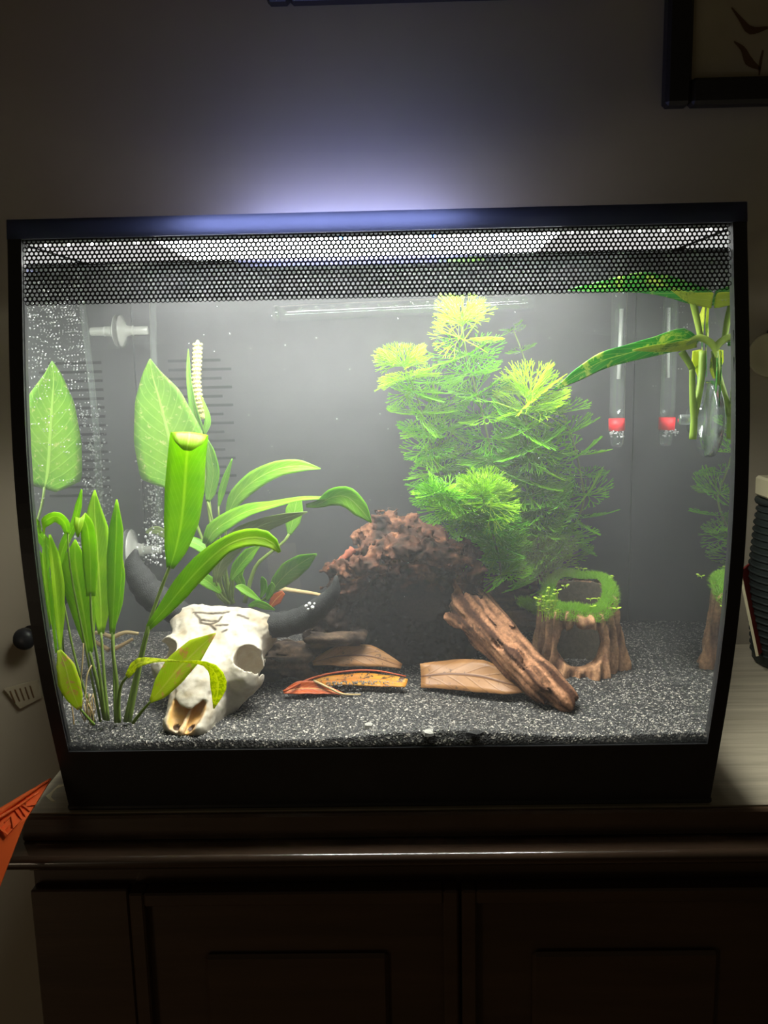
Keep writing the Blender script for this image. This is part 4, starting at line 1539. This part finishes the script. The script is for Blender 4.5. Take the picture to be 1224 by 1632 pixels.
h1 = horn([(408, 992, .080), (440, 996, .078), (478, 988, .074), (512, 966, .070), (532, 942, .067), (536, 918, .066)], [19, 21, 20, 17, 11, 2.5], 'black horn with a chipped white spot')
horn([(300, 985, .088), (270, 968, .092), (242, 948, .095), (222, 920, .097), (213, 896, .098), (217, 876, .098)], [19, 22, 24, 21, 14, 3], 'black horn half hidden by leaves')
cc = at(493, 966, .055)
cv_, cf_ = blobs(ICO, [at(488, 966, .0635), at(493, 962, .0625), at(498, 968, .062), at(491, 971, .0625), at(501, 962, .0635)], [.0013, .0012, .0014, .0010, .0008])
mesh_obj('chip', cv_, cf_, M['bone'], h1, True, col=np.full((len(cv_), 3), .8))

# ------------------------------------------------------------------ dead leaves on the sand
dl = thing('curled_dead_leaf', 'curled orange and amber dead leaf on the sand in front of the driftwood hollow', 'leaf', tuple(np.append(at(545, 1095, .06)[:2], .058)))
leaf(dl, [(470, 1096, .070), (510, 1088, .072), (560, 1084, .073), (610, 1084, .071), (648, 1090, .066)], [4, 22, 30, 34, 16], M['dry2'], [40, 50, 55, 50, 40], .12, wave=.16, name='blade', solid=.0006)
leaf(dl, [(452, 1103, .0650), (475, 1098, .066), (505, 1098, .066), (548, 1106, .062)], [6, 24, 24, 3], M['dry'], 25, .3, wave=.1, name='curled_flap', solid=.0006, label='rolled over rusty orange end')
mesh_obj('midrib', *tube(catmull([at(452, 1102, .058), at(500, 1080, .074), at(550, 1070, .079), at(600, 1069, .079), at(647, 1078, .074)], 20), np.linspace(.0009, .0005, 20), 6), M['dry'], dl)
mesh_obj('stalk', *tube(catmull([at(500, 1085, .069), at(530, 1099, .062), at(545, 1106, .060), at(575, 1107, .059)], 10), np.linspace(.0009, .0005, 10), 6), M['root'], dl)
_sp = [at(520 + 118 * RNG.random(), 1086 + 14 * RNG.random(), .0665 + .004 * RNG.random()) for _ in range(420)]
_gv, _gf = blobs(OCT, _sp, RNG.uniform(.0004, .0008, 420))
_g = mesh_obj('sand_grains', _gv, _gf, m_gr, dl, False)
_g['kind'] = 'stuff'
leaf(tag(thing('dead_leaf', 'flat tan dead leaf on the sand partly under the slanting driftwood branch', 'leaf', tuple(np.append(at(760, 1085, .06)[:2], .058)))), [(671, 1078, .078), (715, 1074, .074), (765, 1078, .066), (810, 1090, .058), (852, 1100, .053)], [40, 54, 56, 40, 3], M['dry3'], 18, .08, name='blade', wave=.2, solid=.0006)
leaf(tag(thing('dead_leaf', 'dark brown dead leaf standing in shadow behind the curled orange leaf', 'leaf', tuple(np.append(at(570, 1060, .09)[:2], .06)))), [(498, 1056, .088), (540, 1046, .090), (590, 1046, .092), (640, 1062, .090)], [10, 36, 38, 8], M['dry3'], 20, .1, name='blade', wave=.1, solid=.0006)
leaf(tag(thing('dead_leaf', 'small orange-brown dead leaf beside the broad leaved plant above the black horn', 'leaf', tuple(at(440, 955, .10)))), [(430, 968, .10), (440, 955, .10), (452, 944, .10)], [5, 20, 8], M['dry'], 10, .1, name='blade', solid=.0006)

# ------------------------------------------------------------------ hardware in the water
YSB = .196
sb_ = thing('spray_bar', 'clear plastic spray bar with a row of holes along the black back panel', 'pipe', tuple(at(640, 497, YSB)))
A_, B_ = at(440, 500, YSB), at(850, 481, YSB)
rs = 13.5 * mpp(A_)
MB().tube(catmull([A_, B_], 16), rs, 16).build('tube', M['acryl'], sb_, True)
ax = (B_ - A_) / np.linalg.norm(B_ - A_)
mesh_obj('end_cap', *tube([A_ - ax * .002, A_ - ax * .0018, A_ + ax * .003], [rs * .9, rs * 1.06, rs * 1.06], 16), M['acryl'], sb_)
for i in range(15):
    c = A_ + (B_ - A_) * (.10 + .061 * i) + np.array([0, -rs * .93, rs * .25])
    mesh_obj('nozzle', *lathe([(.0024, 0), (.0024, .0012), (.0013, .0013), (.0011, .0004)], 10, c, (0, -1, .25)), M['acryl'], sb_)

YH = .186
hx = thing('heater', 'glass heater tube with a red collar hanging by the right end of the partition', 'heater', tuple(at(984, 600, YH)))
p0, p1 = at(988, 440, YH), at(983, 668, YH)
rh = 12.5 * mpp(p0)
mesh_obj('glass_tube', *tube(catmull([p0, p1], 12), rh, 16), M['acryl'], hx)
mesh_obj('rod', *tube([at(991, 492, YH), at(986, 604, YH)], 3.4 * mpp(p0), 10), M['white'], hx)
mesh_obj('collar', *tube([at(983, 667, YH), at(983, 686, YH)], rh * 1.06, 18), M['heatred'], hx)
mesh_obj('tip', *tube([at(983, 686, YH), at(983, 696, YH), at(983, 708, YH), at(983, 712, YH)], [rh * .95, rh * .9, rh * .8, rh * .6], 16), M['acryl'], hx)
bv, bf = blobs(ICO, [at(983 + random.uniform(-11, 11), 692 + random.uniform(-5, 5), YH - .009 * random.uniform(.5, 1)) for _ in range(34)], RNG.uniform(.0005, .0010, 34))
o = mesh_obj('filling', bv, bf, M['bubble'], hx)
o['kind'] = 'stuff'


def suction(name, label, c, s, r, holder=True, m='lens', clip=.016):
    """cup against a side glass; c centre at the glass, s = -1 left glass, +1 right glass"""
    t = thing(name, label, 'suction cup', tuple(c))
    ax = np.array([-s, 0, 0.0])
    mesh_obj('cup', *lathe([(r, .0006), (r * .96, .0016), (r * .6, .0035), (r * .34, .0055), (r * .30, .009), (r * .34, .0105), (r * .05, .0108)], 28, c, ax), M[m], t)
    if holder:
        mesh_obj('clip', *lathe([(.0032, .009), (.0034, .0095), (.0034, clip), (.0030, clip + .0004)], 14, c, ax), M['milky'] if m == 'milky' else M[m], t)
    return t


XS = XG - .0008
suction('suction_cup', 'cloudy suction cup with a whitish clip high on the left glass near the back corner', np.array([-XS, .178, at(212, 527, .178)[2]]), -1, .0125, True, 'milky', .021)
suction('suction_cup', 'clear suction cup low on the left glass behind the black horn tip', np.array([-XS + 0, .165, at(243, 876, .165)[2]]), -1, .0165, True, 'milky', .024)
suction('suction_cup', 'large clear suction cup on the right glass below the striped leaves', np.array([XS, .036, at(1130, 668, .036)[2]]), 1, .0235, True, 'lens', .0165)

air = thing('air_tube', 'clear air tube running down the left back corner of the aquarium', 'tube', tuple(at(252, 890, .178)))
mesh_obj('hose', *tube(catmull([at(243, 455, .178), at(245, 560, .178), at(248, 700, .176), at(253, 800, .172), at(256, 880, .168)], 24), .0026, 12), M['acryl'], air)
cvr = at(215, 948, .17)
mesh_obj('air_stone', *lathe([(.0010, 0), (.006, .0006), (.0062, .020), (.005, .022), (.001, .0225)], 14, (cvr[0] - .004, cvr[1], cvr[2]), (0, 0, 1)), M['milky'], air)

# bubbles
bc, br = [], []
for i in range(420):
    t = RNG.random()**.8
    py = 640 + 260 * t
    px = 246 - 4 * (1 - t) + RNG.normal() * (7 + 5 * (1 - t))
    bc.append(at(px, py, .165 + RNG.normal() * .006)); br.append(RNG.uniform(.0003, .0011))
for i in range(90):
    bc.append(at(250 + RNG.normal() * 12, 862 + RNG.normal() * 16, .150 + RNG.normal() * .004)); br.append(RNG.uniform(.0005, .0014))
bc = np.array(bc)
bc[:, 0] = np.maximum(bc[:, 0], -XG + .002)
bv, bf = blobs(ICO, bc, br)
o = mesh_obj('bubble_stream', bv, bf, M['bubble'], None, loc=at(246, 880, .165))
tag(o, 'stream of tiny air bubbles rising beside the clear air tube', 'bubbles', kind='stuff')
bc, br = [], []
for i in range(430):
    y = RNG.uniform(-.004, .10)
    z = .335 - abs(RNG.normal()) * .05
    bc.append((-XG + .001, y, z)); br.append(RNG.uniform(.0002, .00055))
for i in range(60):
    y = RNG.uniform(.0, .16)
    bc.append((XG - .001, y, .335 - abs(RNG.normal()) * .03)); br.append(RNG.uniform(.0002, .00045))
bc = [b for b in bc if b[2] > .20]
br = br[:len(bc)]
bv, bf = blobs(ICO, bc, br)
o = mesh_obj('glass_bubbles', bv, bf, M['bubble'], None, loc=(-XG, .1, .30))
tag(o, 'fine air bubbles clinging high on the side glass', 'bubbles', kind='stuff')
bc = [at(RNG.uniform(300, 1000), RNG.uniform(480, 1100), RNG.uniform(.02, .06)) for _ in range(150)]
bv, bf = blobs(OCT, bc, RNG.uniform(.00012, .0003, 150))
o = mesh_obj('drifting_specks', bv, bf, M['bubble'], None, loc=(0, .05, .2))
tag(o, 'pale specks drifting in the cloudy water', 'specks', kind='stuff')

# ------------------------------------------------------------------ pothos cutting at the right
pc = at(1103, 690, .030)
po = thing('pothos_cutting', 'variegated green and yellow pothos cutting hanging in the water near the right glass', 'plant', tuple(pc))
leaf(po, [(1112, 546, .034), (1085, 540, .032), (1045, 551, .030), (1000, 563, .028), (960, 575, .026), (920, 598, .024), (882, 622, .022)], [16, 40, 34, 30, 28, 20, 2], M['pothos'], [30, 25, 25, 20, 10, 5, 0], .14, nl=26, nw=9, label='long striped leaf drooping to the left', wave=.04)
leaf(po, [(1110, 546, .030), (1080, 552, .028), (1045, 555, .027), (1008, 558, .026)], [16, 17, 13, 2], M['pothosy'], 20, .1, label='yellow underside of the long striped leaf')
leaf(po, [(1150, 478, .040), (1110, 470, .038), (1065, 456, .036), (1020, 450, .034), (965, 456, .032), (905, 462, .030)], [20, 36, 36, 34, 20, 2], M['pothos'], [30, 30, 20, 15, 10, 0], .12, nl=24, nw=9, label='upper leaf behind the honeycomb')
leaf(po, [(1160, 480, .036), (1130, 478, .034), (1100, 474, .033), (1070, 462, .032)], [22, 26, 18, 2], M['pothosy'], 15, .1)
leaf(po, [(1128, 486, .048), (1126, 505, .050), (1121, 528, .050), (1118, 545, .048)], [14, 24, 18, 2], M['pothosy'], -20, .2)
leaf(po, [(1150, 520, .050), (1150, 545, .050), (1146, 575, .048), (1140, 600, .046)], [10, 22, 22, 3], M['pothos'], 20, .25)
leaf(po, [(1110, 558, .042), (1112, 575, .042), (1115, 590, .042), (1114, 604, .042)], [14, 22, 16, 2], M['pothosy'], 20, .2)
leaf(po, [(1140, 560, .055), (1136, 585, .055), (1130, 610, .054), (1126, 630, .054)], [12, 26, 20, 2], M['pothos'], -10, .2)
leaf(po, [(1152, 560, .022), (1158, 590, .022), (1160, 620, .022), (1158, 648, .022)], [10, 20, 20, 3], M['pothos'], 30, .25)


def pstem(pts, r0, r1, n=18):
    mesh_obj('stem', *tube(catmull([at(*p) for p in pts], n), np.linspace(r0, r1, n) * mpp(at(*pts[0])), 9), M['pstem'], po)


pstem([(1092, 548, .030), (1115, 538, .030), (1138, 552, .029), (1150, 585, .028), (1152, 630, .028), (1150, 690, .028)], 5.0, 9.0, 24)
pstem([(1104, 478, .036), (1110, 505, .036), (1117, 540, .034)], 6.0, 4.5, 12)
pstem([(1086, 560, .032), (1096, 575, .031), (1103, 588, .030)], 6.0, 5.0, 10)
pstem([(1103, 586, .030), (1104, 640, .029), (1106, 670, .029), (1104, 700, .029)], 4.6, 6.0, 18)
pstem([(1120, 560, .040), (1118, 600, .036), (1112, 640, .031), (1107, 665, .029)], 6.0, 5.0, 16)
pstem([(1140, 485, .040), (1148, 510, .040), (1158, 540, .038), (1165, 560, .036)], 4.0, 4.0, 12)
MB().tube(catmull([at(1160, 690, .03), at(1150, 710, .03), at(1156, 730, .03), at(1170, 740, .032)], 14), .0005, 5).build('roots', M['root'], po, True)

# ------------------------------------------------------------------ around the tank
tri = thing('orange_plastic_tray', 'orange plastic tray corner with raised letters resting on the left end of the cabinet ledge', 'tray', tuple(at(20, 1340, -.03)))
q = [at(81, 1242, .004), at(-60, 1335, -.035), at(-60, 1520, -.060), at(0, 1412, -.040), at(40, 1308, -.018)]
q = np.array(q)
nn = np.cross(q[1] - q[0], q[4] - q[0]); nn /= np.linalg.norm(nn)
if nn @ (CAM - q[0]) < 0:
    nn = -nn
k = len(q)
tv = np.concatenate([q, q - nn * .0025])
tf = [tuple(range(k)), tuple(range(2 * k - 1, k - 1, -1))] + [(i, (i + 1) % k, k + (i + 1) % k, k + i) for i in range(k)]
fixn(mesh_obj('sheet', tv, tf, M['orange'], tri, False))
rimp = catmull([q[0] + nn * .001, (q[0] + q[1]) / 2 + nn * .0022, q[1] + nn * .0022], 14)
mesh_obj('rim', *tube(rimp, np.linspace(.0006, .0030, 14), 8), M['orange'], tri)
r2 = [at(62, 1262, -.004), at(30, 1284, -.014), at(-30, 1320, -.032)]
mesh_obj('ridge', *tube(catmull(r2, 10), np.linspace(.0006, .0014, 10), 6), M['orange'], tri)
cu = bpy.data.curves.new('lettering', 'FONT')
cu.body = 'EZ//K'
cu.size = .0105
cu.extrude = .0005
cu.materials.append(M['orange'])
_t = bpy.data.objects.new('tmp_text', cu)
LINKS.link(_t)
_me = bpy.data.meshes.new_from_object(_t.evaluated_get(bpy.context.evaluated_depsgraph_get()))
bpy.data.objects.remove(_t)
lt = bpy.data.objects.new('lettering', _me)
LINKS.link(lt)
a0, a1 = at(10, 1330, -.030), at(37, 1302, -.019)
nd3 = lambda v: v - nn * ((v - q[0]) @ nn)
a0, a1 = nd3(a0), nd3(a1)
xa = (a1 - a0) / np.linalg.norm(a1 - a0)
ya = np.cross(nn, xa)
lt.matrix_world = Matrix(((xa[0], ya[0], nn[0], 0), (xa[1], ya[1], nn[1], 0), (xa[2], ya[2], nn[2], 0), (0, 0, 0, 1)))
lt.parent = tri
lt.location = a0 + nn * .0004 - ORI[tri.name]


def pic(name, label, x0, x1, z0, z1, rail, art):
    y0, y1 = YW - .018, YW - .0005
    t = thing(name, label, 'picture', ((x0 + x1) / 2, YW, z0))
    for a, b in (((x0, y0, z0), (x0 + rail, y1, z1)), ((x1 - rail, y0, z0), (x1, y1, z1)), ((x0 + rail, y0, z0), (x1 - rail, y1, z0 + rail)), ((x0 + rail, y0, z1 - rail), (x1 - rail, y1, z1))):
        MB().box(a, b, .003).build('rail', M['frame'], t)
    sh_ = MB().box((x0 + rail, y0 + .008, z0 + rail), (x1 - rail, y1, z1 - rail)).build('picture_sheet', M['paper'], t)
    if art:
        for pts, w in art:
            P3 = [at(px, py, y0 + .0075) for px, py in pts]
            P = catmull(P3, 12)
            W_ = interp_along(P3, w, 12)
            v = []
            tt = frames(P)
            for i in range(12):
                sd = np.cross(tt[i], (0, 1, 0))
                h = W_[i] * mpp(P[i]) / 2
                v += [P[i] + sd * h, P[i] - sd * h]
            f = [(2 * i, 2 * i + 1, 2 * i + 3, 2 * i + 2) for i in range(11)]
            mesh_obj('printed_leaf', v, f, M['print'], sh_, False)
    return t


fx0, fz0 = float(at(1052, 176, YW)[0]), float(at(1052, 176, YW)[2])
pic('picture_frame', 'dark framed botanical print hanging at the upper right of the wall', fx0, fx0 + .26, fz0, fz0 + .30, .0225,
    [([(1166, 12), (1180, 30), (1196, 48), (1224, 44)], [2, 6, 13, 4]), ([(1170, 66), (1184, 78), (1194, 98), (1212, 110)], [2, 8, 14, 4]), ([(1216, 80), (1212, 100), (1210, 120)], [3, 5, 2])])
gx0, gz0 = float(at(428, 8, YW)[0]), float(at(690, 6, YW)[2])
gx1 = float(at(960, 6, YW)[0])
pic('picture_frame', 'wide dark picture frame, only its bottom rail showing above the aquarium', gx0, gx1, gz0, gz0 + .2, .02, None)

# dark ribbed basket, pale box and red board at the right behind the tank
YK = .27
kb = at(1262, 1046, YK)
bk = thing('ribbed_basket', 'dark green-black ribbed basket standing on the table behind the aquarium', 'basket', (kb[0], kb[1], 0))
rp = [(.030, .0), (.034, .004), (.036, .03), (.0395, .06), (.0395, .09), (.037, .13), (.0345, .150), (.033, .151)]
mesh_obj('body', *lathe(rp, 24, (kb[0], kb[1], .0002), (0, 0, 1)), M['basket'], bk)
for i in range(22):
    z = .012 + i * .0062
    r = float(np.interp(z, [p[1] for p in rp], [p[0] for p in rp])) + .0004
    ring = [(kb[0] + r * math.cos(a), kb[1] + r * math.sin(a), z) for a in np.linspace(0, 2 * math.pi, 25)]
    mesh_obj('rib', *tube(ring, .0013, 5, False), M['basket'], bk)
mesh_obj('rim', *tube([(kb[0] + .0355 * math.cos(a), kb[1] + .0355 * math.sin(a), .150) for a in np.linspace(0, 2 * math.pi, 29)], .003, 8, False), M['basket'], bk)
bx_ = at(1216, 795, YK)
wb = MB().box((bx_[0], YK - .016, .1531), (bx_[0] + .045, YK + .02, float(at(1212, 762, YK)[2])), .002).build('carton', M['cream'], None, loc=(bx_[0] + .02, YK, .153))
tag(wb, 'small pale carton standing on top of the ribbed basket', 'box')
ra, rb_ = at(1207, 1046, .245), at(1182, 925, .262)
rb = thing('red_board', 'thin red board with a pale edge leaning beside the aquarium', 'board', tuple(ra))
dirv = (rb_ - ra); L_ = np.linalg.norm(dirv); dirv /= L_
nrm = np.cross(dirv, (0, 1.0, 0)); nrm /= np.linalg.norm(nrm)
ra[2] = max(ra[2], .0005)


def slab(t0, t1, w0, w1, m, nm):
    yv = np.array([.56, .83, 0.0])
    v = [ra + dirv * s * L_ * 1.12 + nrm * t + yv * w for s in (0, 1) for t in (t0, t1) for w in (w0, w1)]
    return fixn(mesh_obj(nm, v, [(0, 1, 3, 2), (4, 6, 7, 5), (0, 4, 5, 1), (2, 3, 7, 6), (0, 2, 6, 4), (1, 5, 7, 3)], m, rb, False))


slab(-.0012, .0012, 0, .0012, M['cream'], 'pale_edge')
slab(-.0012, .0012, .0012, .045, M['red'], 'red_face')
# pale round dish on the wall at the right edge
dc = at(1222, 566, YW - .002)
pd = thing('wall_plate', 'pale round plate hung on the wall beside the aquarium', 'plate', tuple(dc))
mesh_obj('dish', *lathe([(.004, 0), (.012, .001), (.0195, .006), (.0205, .0075), (.0190, .0078), (.012, .004), (.001, .0035)], 32, dc, (0, -1, 0)), M['cream'], pd)
mesh_obj('hook', *lathe([(.0016, 0), (.0016, .006), (.0022, .0065), (.0022, .008)], 8, dc + np.array([0, 0, .0215]), (0, -1, 0)), M['frame'], pd)
# knob and card on the wall at the left
kc = at(50, 1010, YW - .001)
kn = thing('round_hook', 'black round knob on the wall left of the aquarium', 'knob', tuple(kc))
mesh_obj('knob_head', *lathe([(.006, 0), (.006, .010), (.0105, .013), (.0112, .018), (.0095, .022), (.001, .023)], 22, kc, (0, -1, 0)), M['black'], kn)
mesh_obj('backplate', *lathe([(.0090, 0), (.0088, .0022), (.001, .0024)], 22, kc, (0, -1, 0)), M['frame'], kn)
cdv = [at(6, 1098, YW - .004), at(60, 1084, YW - .004), at(66, 1112, YW - .004), at(32, 1130, YW - .004)]
cdv = np.array(cdv)
tv = np.concatenate([cdv, cdv + np.array([0, .003, 0])])
tf = [(0, 1, 2, 3), (7, 6, 5, 4)] + [(i, (i + 1) % 4, 4 + (i + 1) % 4, 4 + i) for i in range(4)]
cd = thing('paper_tag', 'small pale paper tag on the wall below the black knob', 'tag', tuple(cdv[0]))
fixn(mesh_obj('card', tv, tf, M['paper'], cd, False))
for k in range(5):
    a = at(16 + 8 * k, 1101 - 2 * k, YW - .0042)
    b = at(24 + 7.5 * k, 1120 - 2 * k, YW - .0042)
    mesh_obj('printed_stripe', *tube([a, b], .0007, 4), M['print'], cd, False)
